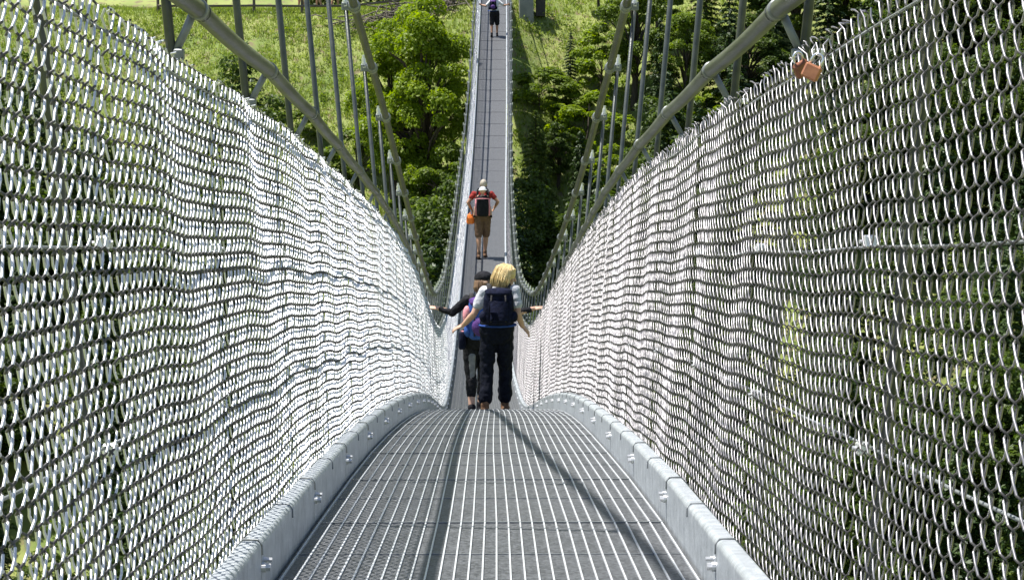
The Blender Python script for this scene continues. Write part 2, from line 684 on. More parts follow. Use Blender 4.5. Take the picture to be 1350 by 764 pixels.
# ------------------------------------------------------------------ hand rails and main cables
for s, word in ((-1, 'left'), (1, 'right')):
    t = empty('hand_rail', (0, 0, 0), 'thick grey green tubular hand rail above the %s fence top' % word, 'hand rail')
    mb = MB()
    yy = STN[-5]
    line = []
    while yy < STN[NST]:
        k = (yy - ST0) / PITCH_ST
        fr = k - math.floor(k)
        sag = -.009 * math.sin(math.pi * fr)
        line.append(B(s * rail_x(yy), rail_h(yy) + sag, yy))
        yy += PITCH_ST / 6
    mb.tube(line, .0210, 12)
    mb.build('rail', M['rail'], t, True)
    for k in range(-5, NST):
        y = STN[k]
        c = B(s * rail_x(y), rail_h(y), y)
        d = (B(s * rail_x(y + .1), rail_h(y + .1), y + .1) - c).normalized()
        mb = MB()
        mb.tube([c - d * .015, c + d * .015], .0240, 14)
        mb3 = MB()
        mb3.tube([c + d * .05, c + d * .075], .0222, 14)
        hb = rail_h(y) - .11
        hx = s * (K * .69 + (cable_x(y) + .052 - K * .69) * (hb + .06) / (cable_h(y) + .11))
        if k < 34:
            mb2 = MB()
            e = B(hx, hb, y)
            mid = c.lerp(e, .5) + Vector((0, 0, .004))
            mb2.tube([c + Vector((s * .012, 0, -.012)), mid, e], .0095, 8)
        rg = mb.build('rail_ring', M['galv_dark'], t, True)
        if k < 30:
            mb3.build('rail_collar', M['rail'], rg, True)
        if k < 34:
            mb2.build('bracket', M['galv_dark'], rg, True)

for s, word in ((-1, 'left'), (1, 'right')):
    t = empty('main_cable', (0, 0, 0), 'thick dark main cable sagging along the %s side of the footbridge' % word, 'suspension cable')
    mb = MB()
    line = []
    yy = STN[-6]
    while yy < STN[NST]:
        line.append(B(s * cable_x(yy), cable_h(yy), yy))
        yy += PITCH_ST / 3
    mb.tube(line, .0235, 12)
    mb.build('cable', M['cable'], t, True)
    for k in range(-4, NST):
        y = STN[k]
        c = B(s * cable_x(y), cable_h(y), y)
        d = (B(s * cable_x(y + .1), cable_h(y + .1), y + .1) - c).normalized()
        mb = MB()
        mb.tube([c - d * .05, c - d * .042, c + d * .042, c + d * .05], [.027, .032, .032, .027], 12)
        mb.tube([c - d * .012, c + d * .012], .035, 12)
        mb.box(c + Vector((s * .045, 0, .0)), (.05, .03, .045), bev=.004)
        mb.tube([c + Vector((s * .05, -.035, .012)), c + Vector((s * .05, .035, .012))], .007, 6)
        mb.build('cable_clamp', M['galv_dark'], t, False)

ORD = ['first', 'second', 'third', 'fourth', 'fifth', 'sixth', 'seventh', 'eighth', 'ninth', 'tenth', 'eleventh', 'twelfth', 'thirteenth', 'fourteenth']
for s, word in ((-1, 'left'), (1, 'right')):
    for k in range(-2, NST):
        y = STN[k]
        a = B(s * K * .69, -.06, y)
        top = B(s * (cable_x(y) + .052), cable_h(y) + .05, y)
        lab = ('%s steel hanger rod from the camera along the %s fence' % (ORD[k + 2], word)) if k + 2 < 14 else \
            'thin steel hanger rod on the far %s side of the footbridge' % word
        h = empty('hanger_rod', a, lab, 'hanger rod', 'hanger rods along the %s side' % word)
        mb = MB()
        mb.tube([Vector((0, 0, 0)), top - a], .0115, 10)
        r = mb.build('rod', M['rod'], h, True)
        mb = MB()
        dirn = (top - a).normalized()
        e = dirn * (top - a).length
        mb.tube([e - dirn * .05, e - dirn * .02], .018, 6)
        mb.tube([e - dirn * .02, e + dirn * .01], .014, 8)
        mb.tube([e + dirn * .004, e + dirn * .03], .008, 6)
        mb.build('end_nut', M['bolt'], h)
        if k < 26:                       # pale clip and dark block just over the net
            mb = MB()
            hh = NET_H + .055
            q = dirn * (hh + .06)
            mb.box(q + Vector((s * .030, -.012, 0)), (.026, .020, .016), bev=.004)
            mb.build('pale_clip', M['bolt'], h)
            mb = MB()
            mb.box(q + Vector((-s * .018, -.004, -.006)), (.022, .03, .026), bev=.003)
            mb.tube([q + Vector((-s * .018, -.02, -.006)), q + Vector((-s * .018, .03, -.006))], .006, 6)
            mb.build('clip_block', M['galv_dark'], h)

# ------------------------------------------------------------------ padlocks on the right-hand net
def padlock(loc, rot, mt, label):
    o = empty('padlock', loc, label, 'padlock', 'padlocks on the fence')
    o.rotation_euler = rot
    o.scale = (.88, .88, .88)
    mb = MB()
    mb.box((0, 0, 0), (.036, .016, .032), bev=.004)
    b_ = mb.build('lock_body', mt, o)
    mb = MB()
    pp = [(-.011, 0, .014), (-.011, 0, .028)] + [(-.011 * math.cos(R(a)), 0, .028 + .011 * math.sin(R(a))) for a in range(20, 180, 20)] + [(.011, 0, .028), (.011, 0, .014)]
    mb.tube(pp, .0028, 8)
    mb.build('shackle', M['chrome'], o, True)


padlock(P(1057, 91, 1.05 * 593 / K), (R(8), R(-28), R(25)), M['lockA'], 'dark copper padlock behind the paler one on the right fence top')
padlock(P(1070, 95, 1.07 * 597 / K), (R(-6), R(24), R(-20)), M['lockB'], 'pale copper padlock hanging in front on the right fence top')

# ------------------------------------------------------------------ terrain
def fbm(x, y, sc, o=4):
    return mnoise.fractal(Vector((x * sc, y * sc, 3.7)), 1.0, 2.0, o)


Y_END = STN[NST]


def H(x, y):
    # the slope across the valley, a shelf with a path on its top, rising ground behind; the near bank under the camera
    edge = 97.5 + .02 * x
    zp = .45 + 1.5 * math.exp(-((x - .2) / 3.2) ** 2) + (1.6 * min(max((x - 3) / 8, 0), 1))
    t = edge - y
    if t > 0:
        far = zp - .74 * t - .9 * math.exp(-t / 2.0) + .9
        far += .9 * fbm(x, y, .09) * min(t / 6, 1) + .25 * fbm(x, y, .5, 3) * min(t / 3, 1)
    else:
        far = zp + .0 * (-t) + max(0, -t - 12) * .32 + .12 * fbm(x, y, .3, 3)
    near = -1.25 if y < -4 else -1.25 - .85 * (y + 4) + .8 * fbm(x, y, .1)
    if y < -4:
        near += .1 * fbm(x, y, .3)
    return max(far, near, -62 + 2 * fbm(x, y, .03))


def on_ground(px, py):
    d = ray(px, py)
    t = 60.0
    while t < 240:
        p = d * t
        if p.z < H(p.x, p.y):
            break
        t += .25
    return Vector((p.x, p.y, H(p.x, p.y)))


def axis_cells(parts):
    out = []
    for a, b, st in parts:
        out += list(np.arange(a, b, st))
    out.append(parts[-1][1])
    return out


gx = axis_cells([(-900, -200, 60), (-200, -40, 8), (-40, 40, .6), (40, 200, 8), (200, 900.1, 60)])
gy = axis_cells([(-300, -20, 20), (-20, 60, 3), (60, 112, .6), (112, 200, 6), (200, 1500.1, 80)])
V = [(x, y, H(x, y)) for y in gy for x in gx]
nx = len(gx)
Fq = [(j * nx + i, j * nx + i + 1, (j + 1) * nx + i + 1, (j + 1) * nx + i) for j in range(len(gy) - 1) for i in range(nx - 1)]


def ground_material():
    m = mat('hillside_meadow', (.13, .18, .035), .9, 0, (.24, .27, .075), .55, 8, .6, 9, contrast=(.35, .62))
    t = m.node_tree
    b = t.nodes['Principled BSDF']
    old = b.inputs['Base Color'].links[0].from_socket
    tc = [n for n in t.nodes if n.type == 'TEX_COORD'][0]
    n = t.nodes.new('ShaderNodeTexNoise')
    n.inputs['Scale'].default_value = 3.0
    n.inputs['Detail'].default_value = 6
    t.links.new(tc.outputs['Object'], n.inputs['Vector'])
    r = t.nodes.new('ShaderNodeValToRGB')
    r.color_ramp.elements[0].position = .52
    r.color_ramp.elements[1].position = .66
    mx = t.nodes.new('ShaderNodeMix')
    mx.data_type = 'RGBA'
    t.links.new(n.outputs[0], r.inputs[0])
    t.links.new(r.outputs[0], mx.inputs[0])
    t.links.new(old, mx.inputs[6])
    mx.inputs[7].default_value = (.16, .13, .065, 1)
    t.links.new(mx.outputs[2], b.inputs['Base Color'])
    return m


M['ground'] = ground_material()
ter = np_mesh('terrain', np.array(V), np.array(Fq), M['ground'], True)
tag(link('terrain', ter), kind='structure')

# gravel path on the shelf
mb = MB()
pv = []
for i in range(61):
    x = -26 + i * 26.5 / 60
    yc = 102.0 + .35 * math.sin(x * .4)
    for dy in (-1.1, -.4, .4, 1.1):
        pv.append((x, yc + dy, max(H(x, yc + dy), H(x, yc)) + .05))
mb.add(pv, [(i * 4 + j, i * 4 + 4 + j, i * 4 + 5 + j, i * 4 + 1 + j) for i in range(60) for j in range(3)])
M['gravel'] = mat('pale_gravel', (.17, .15, .115), .95, 0, (.25, .22, .17), 3, 6, .4, 30)
tag(mb.build('path', M['gravel'], smooth=True), kind='structure')

# ------------------------------------------------------------------ far abutment
M['concrete'] = mat('weathered_concrete', (.22, .23, .22), .85, 0, (.31, .31, .29), 2.5, 7, .25, 20, contrast=(.3, .7))
M['wood'] = mat('weathered_wood', (.10, .075, .055), .8, 0, (.17, .14, .11), 9, 5, .3, 40, stretch=(.3, 1, 1))
M['dark'] = mat('dark_shed', (.035, .03, .028), .7, 0, (.06, .05, .045), 8, 4)
q = on_ground(697, 33)
ab = empty('concrete_anchor', (B(0, 0, 95).x + 1.40, 94.7, 0), 'pale concrete anchor pier at the far right end of the footbridge', 'concrete pier')
zt = ZC(95)
mb = MB()
mb.box((0, 0, zt - 1.4), (.62, .9, 4.0), bev=.03)
mb.build('pier', M['concrete'], ab)
mb = MB()
mb.box((0, 0, zt + .66), (.74, 1.0, .12), bev=.02)
mb.build('cap', M['concrete'], ab)
bx = empty('wooden_box', (ab.location.x + .62, 94.9, 0), 'small dark wooden box beside the concrete anchor pier', 'box')
mb = MB()
mb.box((0, 0, zt - .52), (.40, .5, 1.0), bev=.015)
mb.build('box_body', M['dark'], bx)
mb = MB()
mb.box((0, 0, zt + .03), (.46, .56, .04), bev=.01)
mb.build('lid', M['wood'], bx)

# wooden rail fence along the shelf path, and a brush heap in front of it
FY = 96.9
rf = empty('rail_fence', (-10, FY, 0), 'low dark wooden rail fence along the hilltop path', 'rail fence')
mb = None
fx = [-14.5 + i * 2.1 for i in range(7)]
for x in fx:
    mb = MB()
    z = H(x, FY)
    mb.tube([(x + 10, 0, z - .3), (x + 10, 0, z + .80)], [.07, .06], 8)
    mb.build('post', M['wood'], rf)
for hh in (.27, .62):
    mb = MB()
    mb.tube([(x + 10, -.07, H(x, FY) + hh + random.uniform(-.02, .02)) for x in fx], .05, 7)
    mb.build('rail', M['wood'], rf)

# ------------------------------------------------------------------ leaves, trees
M['bark'] = mat('tree_bark', (.055, .042, .032), .9, 0, (.10, .08, .06), 12, 5, .5, 50, stretch=(1, 1, .25))
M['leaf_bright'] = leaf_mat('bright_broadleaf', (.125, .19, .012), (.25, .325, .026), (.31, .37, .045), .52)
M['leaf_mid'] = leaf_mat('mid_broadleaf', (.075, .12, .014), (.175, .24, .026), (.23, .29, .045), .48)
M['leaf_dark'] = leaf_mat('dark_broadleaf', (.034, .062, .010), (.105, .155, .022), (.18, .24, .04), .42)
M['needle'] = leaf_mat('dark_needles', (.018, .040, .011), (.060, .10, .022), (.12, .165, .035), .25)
M['needle_pale'] = leaf_mat('light_needles', (.07, .11, .02), (.15, .20, .03), (.20, .25, .045), .3)  # paler needle green of the larch kind


def leaf_quads(cent, nrm, size, rng, asp=.55):
    n = len(cent)
    nrm = nrm / (np.linalg.norm(nrm, axis=1, keepdims=True) + 1e-9)
    rv = rng.normal(size=(n, 3))
    a = np.cross(nrm, rv)
    a /= np.linalg.norm(a, axis=1, keepdims=True) + 1e-9
    b = np.cross(nrm, a)
    s = size * rng.uniform(.6, 1.35, (n, 1))
    v = np.stack([cent - a * s, cent - b * s * asp + nrm * s * .12, cent + a * s, cent + b * s * asp + nrm * s * .12], 1)
    f = np.arange(n * 4).reshape(n, 4)
    return v.reshape(-1, 3), f


def broad_crown(seed, h, wd, z0, nclump, nleaf, size, flat=.8):
    rng = np.random.default_rng(seed)
    cs, rs = [], []
    for _ in range(nclump):
        while True:
            p = rng.uniform(-1, 1, 3)
            r = np.linalg.norm(p)
            if .42 < r < 1:
                break
        zf = (p[2] + 1) / 2
        wide = .55 + .45 * math.sin(math.pi * min(1, .15 + zf * .85))
        cs.append((p[0] * wd * wide, p[1] * wd * wide, z0 + zf * (h - z0)))
        rs.append(wd * rng.uniform(.13, .30))
    cs, rs = np.array(cs), np.array(rs)
    per = (nleaf * rs ** 2 / (rs ** 2).sum()).astype(int) + 4
    C, N = [], []
    for c, r, k in zip(cs, rs, per):
        d = rng.normal(size=(k, 3))
        d /= np.linalg.norm(d, axis=1, keepdims=True)
        d[:, 2] = np.where(d[:, 2] < -.3, -d[:, 2], d[:, 2])
        rad = r * rng.uniform(.45, 1.1, (k, 1)) ** .6
        C.append(c + d * rad * np.array([1, 1, flat]))
        N.append(d * .6 + rng.normal(size=(k, 3)) * .45 + np.array([0, -.05, .55]))
    return leaf_quads(np.concatenate(C), np.concatenate(N), size, rng), cs


def conifer_crown(seed, h, wd, z0, size, dens=1.0):
    rng = np.random.default_rng(seed)
    C, N = [], []
    z = z0
    limbs = []
    while z < h * .985:
        f = (z - z0) / (h - z0)
        L_ = wd * (1 - f) ** .85 * (1.0 if f > .1 else .8) + .08
        nb_ = max(4, int(9 * (1 - f * .4)))
        a0 = rng.uniform(0, 6.28)
        for i in range(nb_):
            a = a0 + i * 6.283 / nb_ + rng.normal(0, .22)
            l_ = L_ * rng.uniform(.65, 1.12)
            k = int(max(5, 26 * l_ * dens))
            s = rng.uniform(.08, 1, (k, 1)) ** .75
            droop = -.32 * s ** 1.6 * l_ + .10 * s * l_
            base = np.array([math.cos(a), math.sin(a), 0])
            side = np.array([-math.sin(a), math.cos(a), 0])
            wv = rng.normal(0, .16, (k, 1)) * l_ * (1.15 - s)
            pc = np.array([0, 0, z]) + base * s * l_ + side * wv
            pc[:, 2:3] += droop + rng.normal(0, .05, (k, 1)) - abs(wv) * .25
            C.append(pc)
            N.append(np.array([0, 0, 1.0]) + base * .45 + rng.normal(size=(k, 3)) * .35)
            limbs.append(((0, 0, z), tuple(np.array([0, 0, z - .2 * l_]) + base * l_ * .8)))
        z += (.34 + .25 * (1 - f)) * (h / 9) ** .5 * .8
    return leaf_quads(np.concatenate(C), np.concatenate(N), size, rng, .42), limbs


def tree_meshes(kind, seed):
    rng = random.Random(seed)
    mb = MB()
    if kind == 'big':
        h, wd, z0 = 10.0, 3.1, 2.2
        (v, f), cs = broad_crown(seed, h, wd, z0, 85, 46000, .088)
        m = M['leaf_bright']
    elif kind == 'broad':
        h, wd, z0 = 8.0, 2.5, 1.6
        (v, f), cs = broad_crown(seed, h, wd, z0, 55, 23000, .092)
        m = M['leaf_mid']
    elif kind == 'dark':
        h, wd, z0 = 8.0, 2.4, 1.2
        (v, f), cs = broad_crown(seed, h, wd, z0, 55, 23000, .092)
        m = M['leaf_dark']
    elif kind == 'shrub':
        h, wd, z0 = 2.6, 1.35, .15
        (v, f), cs = broad_crown(seed, h, wd, z0, 26, 6500, .075)
        m = M['leaf_bright']
    elif kind == 'bush':
        h, wd, z0 = 2.4, 1.5, .1
        (v, f), cs = broad_crown(seed, h, wd, z0, 26, 6500, .075)
        m = M['leaf_mid']
    elif kind == 'spruce':
        h, wd, z0 = 9.0, 2.1, .9
        (v, f), limbs = conifer_crown(seed, h, wd, z0, .13, 2.3)
        m = M['needle']
    else:
        h, wd, z0 = 7.0, 1.9, .6
        (v, f), limbs = conifer_crown(seed, h, wd, z0, .12, 2.3)
        m = M['needle_pale']
    crown = np_mesh('crown', v, f, m)
    # trunk and limbs
    if kind in ('spruce', 'larch'):
        mb.tube([(0, 0, -.6), (.02, 0, h * .3), (0, .03, h * .97)], [.17, .13, .02], 9)
        for a, b in limbs[::4]:
            mb.tube([a, b], [.03, .008], 5)
    else:
        r0 = .028 * h * (1 if h > 4 else .6)
        tx, ty = rng.uniform(-.05, .05) * h, rng.uniform(-.05, .05) * h
        tp = [(0, 0, -.6), (tx * .3, ty * .3, z0 * .6), (tx, ty, z0 + (h - z0) * .35), (tx * 1.2, ty * 1.1, h * .85)]
        mb.tube(tp, [r0 * 1.25, r0, r0 * .65, r0 * .15], 9)
        for c in cs[::2]:
            s_ = rng.uniform(.25, .75)
            zz = z0 * .6 + (min(c[2], h * .8) - z0 * .6) * s_
            st_ = (tx * zz / h, ty * zz / h, zz)
            mid = [(st_[i] + c[i]) / 2 for i in range(3)]
            mid[2] += .06 * h
            mb.tube([st_, mid, tuple(c)], [r0 * .38, r0 * .24, r0 * .06], 5)
    return crown, mb.mesh('trunk', M['bark'], True), h


NAMES = {'big': 'broadleaf_tree', 'broad': 'broadleaf_tree', 'dark': 'broadleaf_tree', 'shrub': 'shrub', 'bush': 'shrub', 'spruce': 'spruce_tree', 'larch': 'conifer_tree'}
CATS = {'broadleaf_tree': 'tree', 'shrub': 'shrub', 'spruce_tree': 'conifer', 'conifer_tree': 'conifer'}
TREE = {k: [tree_meshes(k, 100 + 7 * i + j) for j in range(n)] for i, (k, n) in enumerate((('big', 1), ('broad', 2), ('dark', 2), ('shrub', 3), ('bush', 2), ('spruce', 3), ('larch', 2)))}


def plant(kind, px, py, top, label=None, wide=1.0, group=None, dy=0.0):
    """base pixel (px, py) is turned into a point of the slope; top row gives the height"""
    g = on_ground(px, py)
    if dy:
        g = Vector((g.x, g.y + dy, H(g.x, g.y + dy)))
    s = FPX / max((g - Vector((0, 0, 0))).dot(_F), 1)
    hgt = (py - top) / s
    cr, tr, h0 = TREE[kind][random.randrange(len(TREE[kind]))]
    nm = NAMES[kind]
    t = empty(nm, g, label, CATS[nm], group)
    k = hgt / h0
    t.scale = (k * wide, k * wide, k)
    t.rotation_euler = (0, 0, random.uniform(0, 6.28))
    link('crown', cr, t)
    link('trunk', tr, t)
    return t


LT = [
    ('big', 555, 345, 10, 'large bright green broadleaf tree left of the bridge below the rail fence', .76),
    ('big', 522, 300, 45, 'bright broadleaf tree directly behind the left main cable', .8),
    ('broad', 588, 400, 205, 'mid green broadleaf tree under the large bright tree', 1.0),
    ('shrub', 590, 420, 310, 'pale green shrub low beside the left edge of the bridge', .9),
    ('bush', 548, 330, 255, 'leafy shrub at the foot of the large bright tree', 1.0),
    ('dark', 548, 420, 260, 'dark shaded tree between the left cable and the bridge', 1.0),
    ('shrub', 500, 60, 28, 'small round shrub on the meadow beside the brush heap', 1.2),
    ('bush', 475, 250, 170, 'low shrub on the meadow behind the left hanger rods', 1.3),
    ('bush', 395, 190, 150, 'small dark shrub on the meadow at the left fence top', 1.2),
    ('spruce', 752, 145, 45, 'small dark spruce standing on the grass slope right of the bridge', .8),
    ('bush', 712, 150, 95, 'bush on the grass slope under the concrete pier', 1.4),
    ('shrub', 745, 165, 120, 'bright low shrub at the foot of the small dark spruce', 1.5),
    ('shrub', 792, 130, 38, 'pale tall shrub at the edge of the grass slope', .9),
    ('broad', 835, 150, -25, 'loose green tree behind the right main cable', .9),
    ('shrub', 770, 205, 122, 'yellow green shrub right of the small dark spruce', 1.3),
    ('larch', 706, 270, 150, 'light green conifer next to the right edge of the bridge', 1.0),
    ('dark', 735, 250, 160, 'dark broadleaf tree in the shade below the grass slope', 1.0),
    ('larch', 720, 345, 225, 'pale drooping conifer low beside the right edge of the bridge', .9),
    ('spruce', 765, 330, 175, 'tall dark spruce in the gully right of the bridge', .9),
    ('spruce', 712, 400, 260, 'black green spruce at the bottom of the gully', 1.1),
    ('dark', 755, 420, 290, 'dark tree at the bottom of the gully behind the right cable', 1.2),
    ('shrub', 800, 250, 190, 'bright shrub between the right main cable and its hanger rods', 1.2),
    ('larch', 840, 290, 165, 'light conifer behind the right hanger rods', .9),
    ('spruce', 870, 200, 25, 'dark spruce with a bare trunk behind the right hand rail', .75),
    ('broad', 905, 170, 10, 'bright broadleaf tree above the right hand rail', .9),
    ('dark', 890, 250, 130, 'dark shaded tree under the right hand rail', 1.1),
    ('shrub', 930, 190, 120, 'pale shrub under the right hand rail', 1.3),
    ('spruce', 960, 190, -20, 'tall dark spruce beside the thickest right hanger rods', .9),
    ('dark', 985, 160, 20, 'dark broadleaf tree above the right fence left of the padlocks', 1.2),
    ('spruce', 1020, 140, -60, 'dark spruce directly left of the padlocks', 1.0),
    ('broad', 1050, 80, -60, 'green tree above the padlocks', 1.0),
    ('spruce', 1090, 130, -50, 'dark spruce directly right of the padlocks', 1.0),
    ('broad', 1115, 70, -40, 'loose green tree at the top of the right fence', 1.1),
    ('spruce', 1150, 100, -70, 'dark spruce peeping over the near end of the right fence', 1.0),
    ('broad', 870, 60, -70, 'green tree at the top behind the right main cable', 1.0),
    ('larch', 930, 60, -60, 'light conifer at the top above the right hand rail', 1.0),
    ('dark', 1000, 50, -80, 'dark leafy tree at the top above the right hand rail', 1.0),
    ('broad', 790, 20, -60, 'green tree at the upper edge of the grass slope', .9),
]
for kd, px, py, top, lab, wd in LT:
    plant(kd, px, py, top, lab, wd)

# the woods behind the two nets and lower down the slope: one mass
allv, allf, nb0 = [], [], 0
allt = []
rw = random.Random(77)
spots = []
for i in range(95):
    px = rw.uniform(700, 1500)
    py = rw.uniform(300, 900)
    if px < 800 and py < 420:
        continue
    spots.append((px, py, rw.choice(['dark', 'spruce', 'spruce', 'dark', 'spruce', 'larch'])))
for i in range(70):
    spots.append((rw.uniform(1130, 1560), rw.uniform(-10, 330), rw.choice(['dark', 'spruce', 'spruce', 'spruce', 'dark'])))
for i in range(46):
    spots.append((rw.uniform(-220, 330), rw.uniform(300, 480), rw.choice(['dark', 'spruce', 'spruce', 'dark'])))
for i in range(60):
    px = rw.uniform(-200, 610)
    py = rw.uniform(420, 900)
    spots.append((px, py, rw.choice(['dark', 'spruce', 'dark', 'spruce', 'spruce', 'bush'])))
for i in range(30):
    spots.append((rw.uniform(560, 800), rw.uniform(420, 640), rw.choice(['dark', 'spruce', 'dark'])))
wood_parts = {}
for px, py, kd in spots:
    g = on_ground(px, py)
    if g.y < 64:
        continue
    cr, tr, h0 = TREE[kd][rw.randrange(len(TREE[kd]))]
    k = rw.uniform(.55, .95)
    wood_parts.setdefault(cr.name, (cr, []))[1].append((g, k, rw.uniform(0, 6.28)))
for nm, (cr, lst) in wood_parts.items():
    n = len(cr.vertices)
    co = np.empty(n * 3, np.float32)
    cr.vertices.foreach_get('co', co)
    co = co.reshape(-1, 3)
    keep = np.random.default_rng(3).random(n // 4) < .42
    for g, k, a in lst:
        ca, sa = math.cos(a), math.sin(a)
        rot = np.array([[ca, -sa, 0], [sa, ca, 0], [0, 0, 1]])
        v = (co @ rot.T) * k + np.array(g)
        v = v.reshape(-1, 4, 3)[keep].reshape(-1, 3)
        allv.append(v)
        allt.append(np.full(len(v) // 4, ['leaf_dark', 'needle', 'leaf_mid', 'needle_pale', 'leaf_bright'].index(
            {'dark_broadleaf': 'leaf_dark', 'dark_needles': 'needle', 'mid_broadleaf': 'leaf_mid', 'light_needles': 'needle_pale', 'bright_broadleaf': 'leaf_bright'}[cr.materials[0].name]), np.int32))
v = np.concatenate(allv)
me = np_mesh('woodland', v, np.arange(len(v)).reshape(-1, 4), [M[k] for k in ('leaf_dark', 'needle', 'leaf_mid', 'needle_pale', 'leaf_bright')])
me.polygons.foreach_set('material_index', np.concatenate(allt))
tag(link('woodland', me), 'dark mixed woodland on the slope seen through the chain link fences', 'woodland', kind='stuff')

# grass of the meadow: tufts of blades
M['grass'] = leaf_mat('meadow_grass', (.15, .215, .035), (.27, .32, .065), (.40, .39, .17), .5)
gr = np.random.default_rng(9)
C = []
for (x0, x1, y0, y1, n) in ((-22, 0, 80, 101, 60000), (1.0, 12, 84, 101, 16000)):
    X = gr.uniform(x0, x1, n)
    Y = gr.uniform(y0, y1, n)
    for x, y in zip(X, Y):
        if fbm(x, y, .8, 3) > -.75:
            C.append((x, y, H(x, y)))
C = np.array(C)
n = len(C)
k = 3
C = np.repeat(C, k, 0) + np.concatenate([gr.normal(0, .06, (n * k, 2)), np.zeros((n * k, 1))], 1)
hgt = gr.uniform(.06, .20, (n * k, 1))
an = gr.uniform(0, 6.28, (n * k, 1))
wv = np.concatenate([np.cos(an), np.sin(an), np.zeros_like(an)], 1) * gr.uniform(.012, .03, (n * k, 1))
tip = np.concatenate([gr.normal(0, .07, (n * k, 2)), hgt], 1)
vv = np.stack([C - wv - [0, 0, .03], C + wv - [0, 0, .03], C + tip], 1).reshape(-1, 3)
tag(link('meadow_grass', np_mesh('meadow_grass', vv, np.arange(len(vv)).reshape(-1, 3), M['grass'])), 'sunlit summer grass covering the hillside', 'grass', kind='stuff')

# taller weeds and seed heads in patches of the meadow
M['straw'] = leaf_mat('dry_seed_heads', (.24, .21, .10), (.40, .36, .20), (.55, .52, .38), .3)
wr_ = np.random.default_rng(31)
for nm_, mt_, cnt, lab_ in (('meadow_weeds', 'leaf_mid', 900, 'scattered darker leafy weeds in the meadow grass'), ('seed_heads', 'straw', 420, 'patches of pale dry seed heads in the meadow grass')):
    Cw = []
    while len(Cw) < cnt:
        x, y = wr_.uniform(-21, 12), wr_.uniform(80, 100)
        if fbm(x + (40 if nm_ == 'seed_heads' else 0), y, .35, 3) > .12:
            Cw.append((x, y, H(x, y)))
    Cw = np.repeat(np.array(Cw), 16, 0)
    Cw = Cw + wr_.normal(0, 1, Cw.shape) * [.13, .13, .05] + [0, 0, .14]
    wv_, wf_ = leaf_quads(Cw, wr_.normal(size=Cw.shape) * .6 + [0, -.2, .6], .06 if nm_ == 'meadow_weeds' else .035, wr_)
    tag(link(nm_, np_mesh(nm_, wv_, wf_, M[mt_])), lab_, 'weeds', kind='stuff')

# hedge behind the hilltop path
hr = np.random.default_rng(21)
n = 16000
hx_ = hr.uniform(-8.5, 1.5, n)
hz_ = hr.uniform(0, 1, n) ** .7 * (1.9 + .35 * np.sin(hx_ * 1.7) + .2 * np.sin(hx_ * 4.1))
hy_ = hr.normal(0, .32, n) * (1.2 - .25 * hz_)
hc = np.stack([hx_, 103.6 + hy_, np.array([H(a, 103.6) for a in hx_]) + hz_], 1)
hv, hf = leaf_quads(hc, hr.normal(size=(n, 3)) * .6 + [0, -.25, .5], .085, hr)
tag(link('hedge', np_mesh('hedge', hv, hf, M['leaf_dark'])), 'dark untrimmed hedge behind the hilltop path and the rail fence', 'hedge')

# heap of cut brush in front of the rail fence
M['twig'] = mat('dry_twigs', (.10, .085, .07), .9, 0, (.20, .17, .14), 14, 4)
c0 = on_ground(545, 26)
mb = MB()
rt = random.Random(4)
for i in range(170):
    a = Vector((rt.gauss(0, 1.5), rt.gauss(0, .35), 0))
    a += c0
    a.z = H(a.x, a.y) + abs(rt.gauss(0, .18)) + .05
    d = Vector((rt.gauss(0, 1), rt.gauss(0, .5), rt.gauss(0, .25))).normalized() * rt.uniform(.3, 1.0)
    mb.tube([a - d, a + Vector((0, 0, rt.uniform(0, .1))), a + d], [.03, .028, .012], 5)
tag(mb.build('brush_heap', M['twig']), 'long heap of dry cut brush below the rail fence', 'brush heap', kind='stuff')

# ------------------------------------------------------------------ people
def cloth(name, col, col2=None, rough=.85, scale=25):
    return mat(name, col, rough, 0, col2 or tuple(c * 1.35 for c in col), scale, 4, .5, 30, spec=.12)


M['skin'] = mat('skin', (.50, .30, .215), .5, 0, (.56, .34, .25), 18, 3, .05, 90)
M['skin_tan'] = mat('tanned_skin', (.40, .215, .135), .5, 0, (.46, .255, .165), 18, 3, .05, 90)
M['navy'] = cloth('navy_fabric', (.004, .005, .015), (.009, .012, .032))
M['darknavy'] = cloth('dark_trouser_fabric', (.004, .005, .010), (.008, .010, .019))
M['black'] = cloth('black_fabric', (.010, .010, .012), (.02, .02, .024))
M['charcoal'] = cloth('charcoal_fabric', (.028, .027, .029), (.05, .048, .05))
M['white'] = cloth('white_fabric', (.62, .63, .66), (.74, .74, .76))
M['pale'] = cloth('pale_grey_fabric', (.42, .43, .47), (.52, .53, .57))
M['blue'] = cloth('blue_nylon', (.03, .07, .27), (.045, .11, .38), .55)
M['beltblue'] = cloth('blue_webbing', (.025, .06, .24), (.04, .09, .33))
M['purple'] = cloth('purple_nylon', (.07, .035, .16), (.12, .055, .22), .6)
M['pink'] = cloth('pink_fabric', (.62, .22, .27), (.70, .32, .34))
M['red'] = cloth('red_fabric', (.24, .026, .024), (.32, .045, .038))
M['orange'] = cloth('orange_nylon', (.80, .17, .03), (.90, .25, .06), .5)
M['khaki'] = cloth('khaki_cloth', (.125, .075, .05), (.17, .105, .07))
M['grey'] = cloth('grey_fabric', (.18, .18, .19), (.25, .25, .26))
M['leather'] = cloth('brown_leather', (.14, .075, .045), (.20, .12, .07), .6)
M['sole'] = cloth('dark_rubber', (.02, .018, .016))
M['blonde'] = mat('blonde_hair', (.60, .43, .19), .42, 0, (.74, .57, .29), 40, 5, .5, 150, stretch=(1, 1, .12))
M['brown_hair'] = mat('brown_hair', (.13, .075, .04), .45, 0, (.22, .13, .075), 40, 5, .5, 150, stretch=(1, 1, .12))
M['grey_hair'] = mat('light_hair', (.32, .27, .21), .5, 0, (.45, .40, .33), 40, 5, .5, 150)
